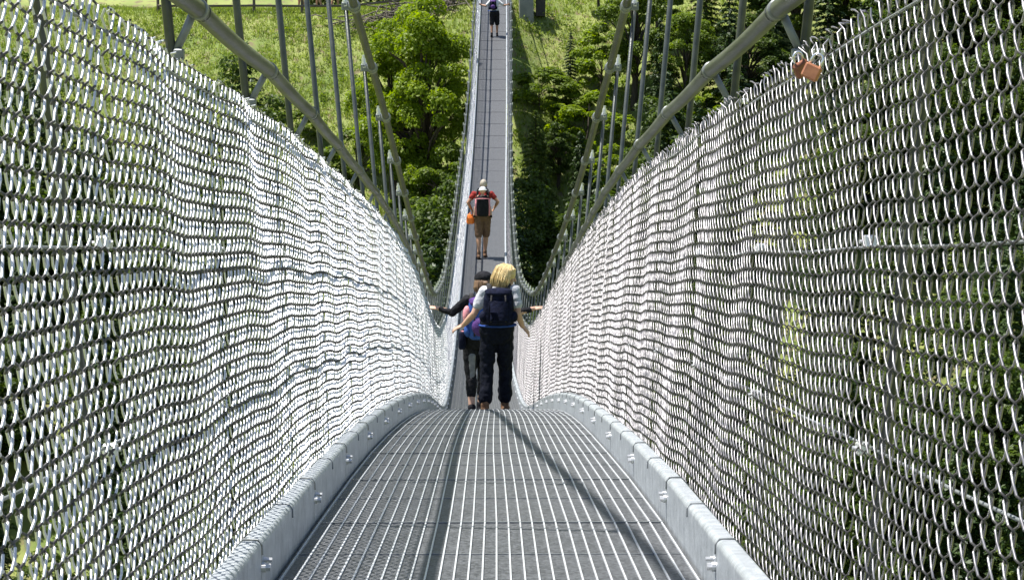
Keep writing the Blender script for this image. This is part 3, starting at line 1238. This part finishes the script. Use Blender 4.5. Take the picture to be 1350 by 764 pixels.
M['eye'] = mat('eye', (.03, .02, .02), .1)
M['lip'] = mat('lips', (.38, .14, .12), .4)


FOLD = bpy.data.textures.new('cloth_folds', 'CLOUDS')
FOLD.noise_scale = .075
FOLD.noise_depth = 1


def blob(mb, name, m, parent, vox=.008, smooth=4, folds=0.0):
    """one continuous surface out of overlapping limbs"""
    o = mb.build(name, m, parent, True)
    r = o.modifiers.new('skin', 'REMESH')
    r.mode = 'VOXEL'
    r.voxel_size = vox
    r.use_smooth_shade = True
    if smooth:
        s = o.modifiers.new('soft', 'SMOOTH')
        s.factor = .5
        s.iterations = smooth
    if folds:
        d = o.modifiers.new('folds', 'DISPLACE')
        d.texture = FOLD
        d.texture_coords = 'LOCAL'
        d.strength = folds
        d.mid_level = .5
    return o


def hand(mb, wr, d, palm, r=1.0, curl=.5, thumb=1):
    """palm, four bent fingers of different lengths and a thumb; d: direction of the hand, palm: where the palm faces"""
    d = Vector(d).normalized()
    palm = Vector(palm)
    palm = (palm - d * palm.dot(d)).normalized()
    sd = d.cross(palm) * thumb
    wr = Vector(wr)
    rot = Matrix((sd, palm, d)).transposed()
    mb.ell(wr + d * .045 * r, (.040 * r, .015 * r, .052 * r), rot)
    for i, (o, l) in enumerate(((.030, .070), (.0105, .080), (-.0095, .075), (-.029, .058))):
        p = wr + d * .083 * r + sd * o * r
        q = p
        c = curl * (.8 + .12 * i)
        dd = d + sd * o * 2.5
        ps, rr = [p - d * .02 * r], [.0092 * r]
        for j, fr in enumerate((.45, .32, .23)):
            a = c * (.35 + .55 * j)
            q = q + (dd.normalized() * math.cos(a) + palm * math.sin(a)) * l * fr * r
            ps.append(q)
            rr.append((.0088, .0080, .0066)[j] * r)
        mb.chain(ps, rr, 8)
    b = wr + d * .028 * r + sd * .030 * r
    mb.chain([b, b + (d * .55 + sd * .8 + palm * .25).normalized() * .036 * r, b + (d * .75 + sd * .55 + palm * .35).normalized() * .066 * r], [.0125 * r, .0105 * r, .0082 * r], 8)


def head_mesh(mb, c, yaw, pitch, r=1.0):
    rot = Matrix.Rotation(yaw, 3, 'Z') @ Matrix.Rotation(pitch, 3, 'X')
    T = lambda x, y, z: c + rot @ Vector((x * r, y * r, z * r))
    mb.ell(T(0, -.012, .02), (.074 * r, .092 * r, .098 * r), rot, 18, 12)
    mb.ell(T(0, .030, -.040), (.056 * r, .058 * r, .068 * r), rot)
    mb.ell(T(0, .058, -.085), (.030 * r, .026 * r, .024 * r), rot)
    mb.chain([T(0, .082, .018), T(0, .103, -.022)], [.010 * r, .0155 * r], 8)
    for s in (-1, 1):
        mb.ell(T(s * .075, -.008, -.008), (.010 * r, .019 * r, .031 * r), rot)
        mb.ell(T(s * .040, .060, -.020), (.022 * r, .022 * r, .020 * r), rot)
    return T, rot


def face_parts(T, rot, body, r=1.0):
    for s in (-1, 1):
        m_ = MB()
        m_.ell(T(s * .031, .074, .012), (.013 * r, .010 * r, .008 * r), rot, 10, 7)
        m_.build('eye', M['eye'], body, True)
    m_ = MB()
    m_.ell(T(0, .083, -.058), (.023 * r, .010 * r, .008 * r), rot, 12, 7)
    m_.build('lips', M['lip'], body, True)


def person(label, loc, rz, J, skin='skin', vox=.0075, group=None, head_yaw=0, head_pitch=0, slim=1.0, hands=None, sex='f'):
    """J: joint positions in the figure's own frame (x right, y forward, z up)"""
    root = empty('person', loc, label, 'person', group)
    root.rotation_euler = (0, 0, rz)
    J = {k: Vector(v) for k, v in J.items()}
    mb = MB()
    tor = J['torso']          # lean of the chest relative to the hips (x, y)
    hz, sz = J['hip'].z, J['neck'].z
    hx, hy = J['hip'].x, J['hip'].y
    sw = abs(J['shR'].x - J['shL'].x) / 2
    prof = [(0.0, -.07, .135, .092), (.0, .02, .160, .104), (.15, .10, .158, .105), (.35, .2, .128, .090), (.6, .30, .150, .102), (.85, .38, .165, .104), (1.0, .455, .120, .075), (1.05, .49, .062, .056)]
    rings = []
    tl = (sz - hz) / .49
    for f, dz, rx, ry in prof:
        rings.append((hx + tor.x * f, hy + tor.y * f, hz + dz * tl, rx * slim, ry * slim))
    mb.rings(rings)
    mb.chain([J['neck'] - Vector((0, 0, .03)), J['head'] - Vector((0, .012, .06))], [.056, .050], 12)
    T, rot = head_mesh(mb, J['head'], head_yaw, head_pitch)
    for sfx in 'LR':
        sg = -1 if sfx == 'L' else 1
        sh, el, wr = J['sh' + sfx], J['el' + sfx], J['wr' + sfx]
        mb.chain([sh, sh.lerp(el, .45), el, el.lerp(wr, .3), wr], [.052, .045 * slim, .037, .038 * slim, .026], 12)
        hp, kn, an, to = J['hp' + sfx], J['kn' + sfx], J['an' + sfx], J['to' + sfx]
        mb.chain([hp, hp.lerp(kn, .4), kn, kn.lerp(an, .3), kn.lerp(an, .7), an], [.092 * slim, .078 * slim, .054, .056 * slim, .042, .036], 14)
        mb.chain([an - Vector((0, .03, .035)), an + Vector((0, .02, -.03)), to], [.036, .036, .028], 10)
        d, pl = (hands or {}).get(sfx, ((wr - el).normalized(), Vector((-sg, 0, 0))))
        hand(mb, wr, d, pl, 1.0, .55, sg)
    body = blob(mb, 'body', M[skin], root, vox, 3)
    face_parts(T, rot, body)
    return root, J, T, rot, rings


def garment_torso(root, rings, J, m, f0, f1, grow, sleeves=None, name='shirt', vox=.009, slim=1.0):
    mb = MB()
    rr = [(x, y, z, rx + grow, ry + grow) for (x, y, z, rx, ry) in rings if f0 <= z <= f1]
    mb.rings(rr)
    if sleeves:
        for sfx in 'LR':
            sh, el, wr = J['sh' + sfx], J['el' + sfx], J['wr' + sfx]
            ch = sh + Vector(((-.07 if sfx == 'R' else .07), 0, -.02))
            if sleeves <= 1:
                mb.chain([ch, sh, sh.lerp(el, sleeves)], [.075, .066, .060], 12)
            else:
                mb.chain([ch, sh, el, el.lerp(wr, sleeves - 1)], [.072, .062, .047, .034], 12)
    return blob(mb, name, m, root, vox, 3, .022)


def trousers(root, J, m, frac, rad, rings=None, name='trousers', top=.10, vox=.009):
    """frac: 0..1 down the thigh, 1..2 down the shin; rad: radii hip, knee, end"""
    mb = MB()
    h = J['hip']
    mb.rings([(h.x, h.y, h.z - .115, .120, .105), (h.x, h.y, h.z - .07, .165, .130), (h.x, h.y, h.z + .02, .188, .142), (h.x, h.y, h.z + top, .172, .134)])
    for sfx in 'LR':
        hp, kn, an = J['hp' + sfx], J['kn' + sfx], J['an' + sfx]
        if frac <= 1:
            e = hp.lerp(kn, frac)
            mb.chain([hp, hp.lerp(e, .5), e], [rad[0], (rad[0] + rad[1]) / 2, rad[1]], 14)
        else:
            e = kn.lerp(an, frac - 1)
            k2 = kn.lerp(e, .5) + Vector((.006, -.008, 0))
            mb.chain([hp, hp.lerp(kn, .5), kn, k2, e], [rad[0], (rad[0] + rad[1]) / 2 + .004, rad[1], rad[1] * .97, rad[2]], 14)
    return blob(mb, name, m, root, vox, 2, .03 if name == 'trousers' else .02)


def shoes(root, J, m, ankle=.10, name='boot'):
    for sfx in 'LR':
        an, to = J['an' + sfx], J['to' + sfx]
        mb = MB()
        mb.chain([an - Vector((0, .035, .045)), an + Vector((0, .03, -.045)), to + Vector((0, .01, .002))], [.046, .044, .036], 12)
        mb.chain([an - Vector((0, .01, .03)), an + Vector((0, -.005, ankle - .07))], [.046, .047], 12)
        sh = blob(mb, name, m, root, .008, 2)
        mb = MB()
        q = Vector(((an.x + to.x) / 2, (an.y + to.y) / 2 + .0, min(an.z, to.z)))
        hd = math.atan2(-(to.x - an.x), to.y - an.y)
        ln = (to - an).length
        mb.box(Vector((q.x, q.y, an.z - .088)), (.088, ln + .14, .024), Matrix.Rotation(hd, 3, 'Z'), bev=.012)
        mb.build('sole', M['sole'], sh)


def strap(parent, pts, m, wdt=.022, name='strap'):
    mb = MB()
    mb.tube(pts, wdt, 8, flat=.35)
    return mb.build(name, m, parent, True)


def backpack(label, root, rings, J, main, accent, size=(.34, .20, .50), belt='beltblue', bulge=True):
    """a sack with lid, side pockets, straps and hip belt, on its wearer's back (its own thing)"""
    loc = root.location.copy()
    o = empty('backpack', loc, label, 'backpack')
    o.rotation_euler = root.rotation_euler
    o.scale = root.scale
    sz = J['neck'].z
    back_y = min(r[1] - r[4] for r in rings[2:6])
    cx = J['hip'].x + J['torso'].x * .6
    c = Vector((cx, back_y - size[1] * .42, sz - .02 - size[2] / 2))
    mb = MB()
    for zf, w_, d_ in ((-.5, .80, .75), (-.42, .95, .95), (-.1, 1.0, 1.0), (.25, .98, .92), (.45, .88, .75), (.5, .6, .5)):
        pass
    mb.rings([(c.x, c.y, c.z + zf * size[2], size[0] / 2 * w_, size[1] / 2 * d_) for zf, w_, d_ in ((-.5, .70, .65), (-.44, .92, .92), (-.1, 1.0, 1.0), (.25, .98, .92), (.43, .88, .78), (.48, .6, .5))])
    blob(mb, 'sack', main, o, .009, 4)
    mb = MB()
    mb.ell(c + Vector((0, 0, size[2] * .47)), (size[0] * .46, size[1] * .48, size[2] * .10), nu=18)
    mb.ell(c + Vector((0, -.02, size[2] * .42)), (size[0] * .44, size[1] * .46, size[2] * .10), nu=18)
    blob(mb, 'lid', accent, o, .009, 3)
    mb = MB()
    if bulge:
        mb.ell(c + Vector((0, -size[1] * .5, -size[2] * .16)), (size[0] * .34, .05, size[2] * .24), nu=18)
    else:
        mb.box(c + Vector((0, -size[1] * .50, -size[2] * .08)), (size[0] * .62, .035, size[2] * .62), bev=.016)
    mb.build('pocket', accent, o, True)
    for s in (-1, 1):
        mb = MB()
        mb.ell(c + Vector((s * size[0] * .49, 0, -size[2] * .27)), (.045, size[1] * .36, size[2] * .17))
        mb.build('side_pocket', main, o, True)
        strap(o, [c + Vector((s * size[0] * .22, -size[1] * .51, size[2] * .38)), c + Vector((s * size[0] * .24, -size[1] * .56, .05)), c + Vector((s * size[0] * .24, -size[1] * .52, -size[2] * .40))], M['charcoal'], .009, 'compression_strap')
        sh = J['shR' if s > 0 else 'shL']
        x0 = cx + s * .095
        fr = max(r[1] + r[4] for r in rings[3:6])
        strap(o, [(x0, c.y + size[1] * .4, c.z + size[2] * .40), (x0 + s * .005, back_y + .06, sz + .005), (x0 + s * .01, (back_y + fr) / 2 + .02, sz + .02), (x0 + s * .015, fr - .01, sz - .09), (x0 + s * .025, fr + .012, sz - .22), (x0 + s * .06, (back_y + fr) / 2, sz - .36), (x0 + s * .02, c.y + size[1] * .4, c.z - size[2] * .36)], M['charcoal'], .026, 'shoulder_strap')
    h = rings[2]
    mb = MB()
    zb = h[2] - .02
    pp = [(h[0] + (h[3] + .026) * math.sin(a), h[1] + (h[4] + .040) * math.cos(a), zb) for a in np.linspace(0, 2 * math.pi, 25)]
    mb.tube(pp, .028, 8, cap=False, flat=.45)
    mb.build('hip_belt', M[belt], o, True)
    return o


def hair_bob(root, T, rot, m, ln=.15, wide=1.0, name='hair', seed=1, tail=None):
    """a cap of hair with many loose locks; ln: how far the ends hang below the head's centre"""
    mb = MB()
    mb.ell(T(0, -.020, .030), (.086 * wide, .098 * wide, .100), rot, 20, 14)
    rg = random.Random(seed)
    for row in range(2):
        n_ = 23 if row == 0 else 17
        for i in range(n_):              # locks hanging round the back and the sides
            a = math.pi * 1.16 * (i / (n_ - 1) - .5) + rg.gauss(0, .05)
            o_ = 1.0 + .07 * row
            x, y = math.sin(a) * .080 * wide * o_, -.015 - math.cos(a) * .090 * wide * o_
            l_ = (ln - .025 * row) * rg.uniform(.82, 1.12)
            fl = rg.gauss(1.02, .07)
            mb.chain([T(x * .55, y * .55, .112), T(x * .95, y * .95, .070), T(x * 1.12, y * 1.10, .010), T(x * 1.16 * fl + rg.gauss(0, .006), y * 1.10, -.045), T(x * 1.02 * fl + rg.gauss(0, .010), y * .98 * fl, .02 - l_)], [.013, .016, .017, .015, .005], 7)
    for s in (-1, 1):                    # parted fringe
        for j in range(3):
            mb.chain([T(s * .01, .01 + .012 * j, .122 - .004 * j), T(s * (.040 + .01 * j), .060 - .008 * j, .088), T(s * .080, .036 - .012 * j, .035), T(s * .080, .022 - .014 * j, -.02 - .02 * j)], [.012, .016, .013, .006], 7)
    if tail:
        mb.chain([T(0, -.10, .02), T(0, -.135, -.01), T(0.01, -.13, -.09), T(.0, -.11, -.16)], [.024, .030, .026, .010], 8)
    h = blob(mb, name, m, root, .0045, 1)
    mb = MB()
    for i in range(150):                 # single loose strands over the locks
        a = math.pi * 1.15 * rg.uniform(-.5, .5)
        o_ = rg.uniform(1.02, 1.16)
        x, y = math.sin(a) * .084 * wide * o_, -.018 - math.cos(a) * .094 * wide * o_
        l_ = ln * rg.uniform(.75, 1.2)
        mb.tube([T(x * .5, y * .5, .124), T(x * .97, y * .97, .075), T(x * 1.10, y * 1.08, .005), T(x * 1.15 + rg.gauss(0, .010), y * 1.12, -.05), T(x * 1.08 + rg.gauss(0, .022), y * 1.05 + rg.gauss(0, .01), .02 - l_)], [.0035, .004, .0042, .0038, .0015], 5)
    mb.build('loose_strands', m, h, True)
    return h


def stand(s_px, px, row):                # where on the deck a figure stands (row of its feet)
    p = P(px, row, s_px)
    return Vector((p.x, p.y, ZC(p.y) + .006))


def leg(J, sfx, hipx, foot, fy, bend=.02, zfoot=.095):
    sg = -1 if sfx == 'L' else 1
    hp = J['hip'] + Vector((sg * hipx, 0, -.02))
    an = Vector((foot, fy, zfoot))
    J['hp' + sfx] = hp
    J['an' + sfx] = an
    J['kn' + sfx] = hp.lerp(an, .5) + Vector((sg * .006, bend, 0))
    J['to' + sfx] = an + Vector((sg * .02, .135, -.060))


# --- blonde woman in front, back to the camera, head turned to the right
J = {'hip': Vector((0, 0, .90)), 'torso': Vector((.035, .03, 0)), 'neck': Vector((.045, .03, 1.40)), 'head': Vector((.105, .075, 1.500)),
     'shL': (-.135, .035, 1.335), 'elL': (-.245, -.005, 1.10), 'wrL': (-.365, .085, .965),
     'shR': (.195, -.005, 1.355), 'elR': (.225, -.06, 1.11), 'wrR': (.275, .03, .965)}
leg(J, 'L', .085, -.125, -.12, .03)
leg(J, 'R', .085, .085, .10, .03)
g = stand(118, 655, 541)
HT = 1.035
r1, J1, T, rot, rings = person('blonde woman in pale tee and dark trousers, nearest the camera', g, R(-1), J, 'skin', .0065, None, R(-80), R(-16), 1.0,
                               {'L': ((-.75, .25, -.35), (.2, .3, -.9)), 'R': ((.55, .3, -.6), (-.3, .4, -.8))})
r1.scale = (HT, HT, HT)
garment_torso(r1, rings, J1, M['pale'], .84, 1.42, .012, .62, 'tee_shirt')
trousers(r1, J1, M['darknavy'], 1.76, (.100, .074, .076), top=.16)
shoes(r1, J1, M['leather'], .13)
hair_bob(r1, T, rot, M['blonde'], .165, 1.15, 'hair', 1)
backpack('dark navy backpack with blue hip belt worn by the blonde woman', r1, rings, J1, M['navy'], M['navy'], (.33, .18, .37), 'beltblue', False)

# --- second hiker ahead of her, both hands stretched out to the hand rails
J = {'hip': Vector((.01, 0, .91)), 'torso': Vector((.05, .03, 0)), 'neck': Vector((.06, .03, 1.40)), 'head': Vector((.075, .055, 1.53)),
     'shL': (-.115, .03, 1.345), 'elL': (-.28, .02, 1.20), 'wrL': (-.44, .07, 1.245),
     'shR': (.225, .03, 1.345), 'elR': (.44, .03, 1.19), 'wrR': (.65, .09, 1.235)}
leg(J, 'L', .085, -.06, -.10, .03)
leg(J, 'R', .085, .04, .12, .03)
g = stand(108, 629, 541)
r2, J2, T, rot, rings = person('hiker in black top and leggings with both arms spread to the hand rails', g, R(1), J, 'skin', .0065, None, R(12), R(-12), .97,
                               {'L': ((-.9, .25, .12), (.1, .25, -.95)), 'R': ((.9, .25, .10), (-.1, .25, -.95))})
r2.scale = (1.06, 1.06, 1.06)
garment_torso(r2, rings, J2, M['black'], .84, 1.42, .012, 1.80, 'long_sleeved_top')
tz = trousers(r2, J2, M['black'], 1.55, (.097, .066, .056), name='leggings')
mb = MB()
for sfx, sd in (('L', -1),):
    a_, b_ = J2['hp' + sfx].lerp(J2['kn' + sfx], .45), J2['kn' + sfx].lerp(J2['an' + sfx], .30)
    mb.chain([a_ + Vector((.012, -.052, 0)), J2['kn' + sfx] + Vector((.010, -.030, 0)), b_ + Vector((.008, -.024, 0))], [.048, .042, .036], 12)
blob(mb, 'grey_patch', M['grey'], tz, .008, 2)
shoes(r2, J2, M['black'], .10, 'shoe')
hair_bob(r2, T, rot, M['brown_hair'], .12, 1.0, 'hair', 3, True)
mb = MB()
mb.ell(T(0, -.022, .062), (.108, .122, .084), rot, 18, 10)
mb.ell(T(0, .085, .062), (.066, .055, .012), rot, 14, 6)
blob(mb, 'cap', M['black'], r2, .007, 2)
bp = backpack('colourful purple and blue backpack of the hiker with spread arms', r2, rings, J2, M['blue'], M['purple'], (.30, .19, .46), 'pink')
mb = MB()
mb.ell((-.115, -.20, 1.20), (.05, .06, .11))
mb.build('pink_pocket', M['pink'], bp, True)
mb = MB()
mb.rings([(-.17, -.12, .80, .032, .032), (-.17, -.12, .82, .042, .042), (-.165, -.12, .98, .042, .042), (-.165, -.12, 1.0, .03, .03)])
mb.build('rolled_jacket', M['navy'], bp, True)

# --- far hiker carrying a child
J = {'hip': Vector((0, 0, 1.00)), 'torso': Vector((.0, .05, 0)), 'neck': Vector((.0, .05, 1.54)), 'head': Vector((.02, .075, 1.685)),
     'shL': (-.20, .045, 1.48), 'elL': (-.34, .0, 1.28), 'wrL': (-.26, .13, 1.12),
     'shR': (.20, .045, 1.48), 'elR': (.35, .02, 1.30), 'wrR': (.28, .16, 1.16)}
leg(J, 'L', .09, -.09, -.14, .04)
leg(J, 'R', .09, .05, .12, .04)
g = stand(51, 636.5, 338.5)
r3, J3, T, rot, rings = person('hiker in red shirt and khaki shorts carrying a child on the back', g, 0, J, 'skin_tan', .010, None, 0, R(-6), 1.08)
r3.scale = (1.12, 1.12, 1.12)
garment_torso(r3, rings, J3, M['red'], .9, 1.57, .012, .45, 'red_shirt', .011)
trousers(r3, J3, M['khaki'], .98, (.112, .092, .09), name='shorts', vox=.011)
shoes(r3, J3, M['leather'], .12)
mb = MB()
mb.ell(T(0, -.02, .030), (.084, .098, .100), rot, 16, 10)
blob(mb, 'hair', M['grey_hair'], r3, .009, 2)
cc = empty('child_carrier', g, 'black child carrier backpack with pink edging on the hiker in red', 'child carrier')
cc.scale = r3.scale
mb = MB()
mb.rings([(0, -.20, .98, .10, .07), (0, -.21, 1.02, .14, .10), (0, -.20, 1.2, .15, .12), (0, -.19, 1.36, .145, .12), (0, -.19, 1.38, .10, .08)])
blob(mb, 'carrier_body', M['black'], cc, .011, 3)
for s in (-1, 1):
    strap(cc, [(s * .12, -.09, 1.02), (s * .135, -.10, 1.3), (s * .11, -.10, 1.58), (s * .09, .0, 1.60), (s * .1, .15, 1.50), (s * .12, .16, 1.3), (s * .13, .0, 1.12)], M['black'], .028, 'shoulder_strap')
    strap(cc, [(s * .15, -.24, 1.0), (s * .16, -.26, 1.2), (s * .15, -.28, 1.38)], M['pink'], .02, 'edging')
strap(cc, [(-.15, -.27, 1.39), (0, -.32, 1.40), (.15, -.27, 1.39)], M['pink'], .022, 'edging')
mb = MB()
pp = [(.19 * math.sin(a), .02 + .15 * math.cos(a), 1.08) for a in np.linspace(0, 2 * math.pi, 21)]
mb.tube(pp, .03, 8, cap=False, flat=.5)
mb.build('hip_belt', M['black'], cc, True)

# the child in it
ch = empty('person', g, 'small child in a white sun hat sitting in the carrier', 'person')
ch.scale = r3.scale
mb = MB()
mb.rings([(0, -.20, 1.22, .09, .07), (0, -.20, 1.30, .10, .075), (0, -.19, 1.42, .095, .07), (0, -.18, 1.47, .05, .045)], 16)
Tc, rc = head_mesh(mb, Vector((0, -.17, 1.555)), R(14), R(-8), .78)
for s in (-1, 1):
    mb.chain([(s * .095, -.19, 1.44), (s * .155, -.13, 1.36), (s * .15, -.05, 1.36)], [.034, .028, .022], 10)
    hand(mb, (s * .15, -.05, 1.36), (-s * .3, .9, 0), (0, 0, -1), .6, .8, s)
    mb.chain([(s * .06, -.19, 1.22), (s * .16, -.10, 1.17), (s * .19, -.10, .98)], [.052, .042, .030], 10)
    mb.chain([(s * .19, -.11, .96), (s * .195, -.03, .945)], [.028, .022], 8)
cb = blob(mb, 'body', M['skin'], ch, .009, 2)
face_parts(Tc, rc, cb, .78)
mb = MB()
mb.rings([(0, -.20, 1.20, .105, .085), (0, -.20, 1.30, .112, .088), (0, -.19, 1.42, .105, .082), (0, -.18, 1.455, .07, .06)], 16)
for s in (-1, 1):
    mb.chain([(s * .08, -.19, 1.43), (s * .125, -.16, 1.395)], [.045, .042], 10)
blob(mb, 'child_shirt', M['black'], ch, .009, 2)
mb = MB()
mb.ell(Tc(0, -.012, .062), (.078, .088, .062), rc, 16, 10)
mb.ell(Tc(0, -.005, .036), (.112, .122, .012), rc, 20, 6)
blob(mb, 'sun_hat', M['white'], ch, .008, 2)
for s in (-1, 1):
    mb = MB()
    mb.chain([(s * .19, -.115, .975), (s * .195, -.03, .955)], [.034, .028], 8)
    blob(mb, 'child_shoe', M['black'], ch, .008, 1)
# orange bag at the hiker's left side
ob = empty('shoulder_bag', g, 'bright orange bag hanging at the left side of the hiker in red', 'bag')
ob.scale = r3.scale * .94
mb = MB()
mb.rings([(-.30, .0, .84, .07, .05), (-.30, .0, .87, .10, .07), (-.30, .0, .99, .10, .065), (-.30, .0, 1.07, .075, .035), (-.30, 0, 1.08, .04, .02)], 18)
blob(mb, 'bag_body', M['orange'], ob, .01, 3)
strap(ob, [(-.38, .0, 1.04), (-.30, .06, 1.12), (-.255, .13, 1.11), (-.25, .06, 1.10), (-.24, .0, 1.04)], M['orange'], .012, 'bag_strap')

# --- hiker near the far end
J = {'hip': Vector((0, 0, .92)), 'torso': Vector((0, .04, 0)), 'neck': Vector((0, .04, 1.42)), 'head': Vector((0, .07, 1.55)),
     'shL': (-.18, .03, 1.365), 'elL': (-.34, .02, 1.20), 'wrL': (-.50, .10, 1.24),
     'shR': (.18, .03, 1.365), 'elR': (.36, .03, 1.22), 'wrR': (.52, .10, 1.25)}
leg(J, 'L', .09, -.11, -.10, .03)
leg(J, 'R', .09, .10, .14, .04)
g = stand(33.4, 652, 46)
r4, J4, T, rot, rings = person('hiker in white top and black shorts near the far end of the footbridge', g, 0, J, 'skin_tan', .011, None, 0, R(-8), 1.03)
garment_torso(r4, rings, J4, M['white'], .85, 1.44, .014, .7, 'white_top', .012)
trousers(r4, J4, M['black'], .95, (.112, .096, .095), name='shorts', vox=.012)
shoes(r4, J4, M['black'], .10, 'shoe')
hair_bob(r4, T, rot, M['brown_hair'], .10, 1.0, 'hair', 8)
o = backpack('small dark purple backpack of the hiker in the white top', r4, rings, J4, M['navy'], M['purple'], (.27, .16, .36))
o.location.x -= .06

# --- three walkers on the hilltop path
for px, tt, bt, lab, ang, sk in ((398, 'white', 'pink', 'walker in white top and pink shorts on the hilltop path', 80, 'skin_tan'),
                                 (421, 'red', 'red', 'walker dressed in red on the hilltop path behind the hanger rods', 70, 'skin_tan'),
                                 (441, 'white', 'charcoal', 'walker in white top and dark shorts on the hilltop path', -85, 'skin_tan'),
                                 (541, 'blue', 'blue', 'walker dressed in blue behind the wooden rail fence', -75, 'skin')):
    yy = 100.9
    d = ray(px, 10)
    x = d.x / d.y * yy
    J = {'hip': Vector((0, 0, .92)), 'torso': Vector((0, .03, 0)), 'neck': Vector((0, .03, 1.42)), 'head': Vector((0, .055, 1.55)),
         'shL': (-.18, .03, 1.365), 'elL': (-.23, -.06, 1.10), 'wrL': (-.22, .06, .90),
         'shR': (.18, .03, 1.365), 'elR': (.23, .05, 1.10), 'wrR': (.22, .20, .94)}
    leg(J, 'L', .09, -.09, -.16, .04)
    leg(J, 'R', .09, .09, .18, .05)
    rr, Jw, T, rot, rings = person(lab, (x, yy, H(x, yy) + .05), R(ang), J, sk, .013)
    garment_torso(rr, rings, Jw, M[tt], .85, 1.44, .014, .7, 'shirt', .013)
    trousers(rr, Jw, M[bt], 1.0, (.11, .09, .085), name='shorts', vox=.013)
    shoes(rr, Jw, M['sole'], .10, 'shoe')
    hair_bob(rr, T, rot, M['brown_hair'], .09, 1.0, 'hair', 12)
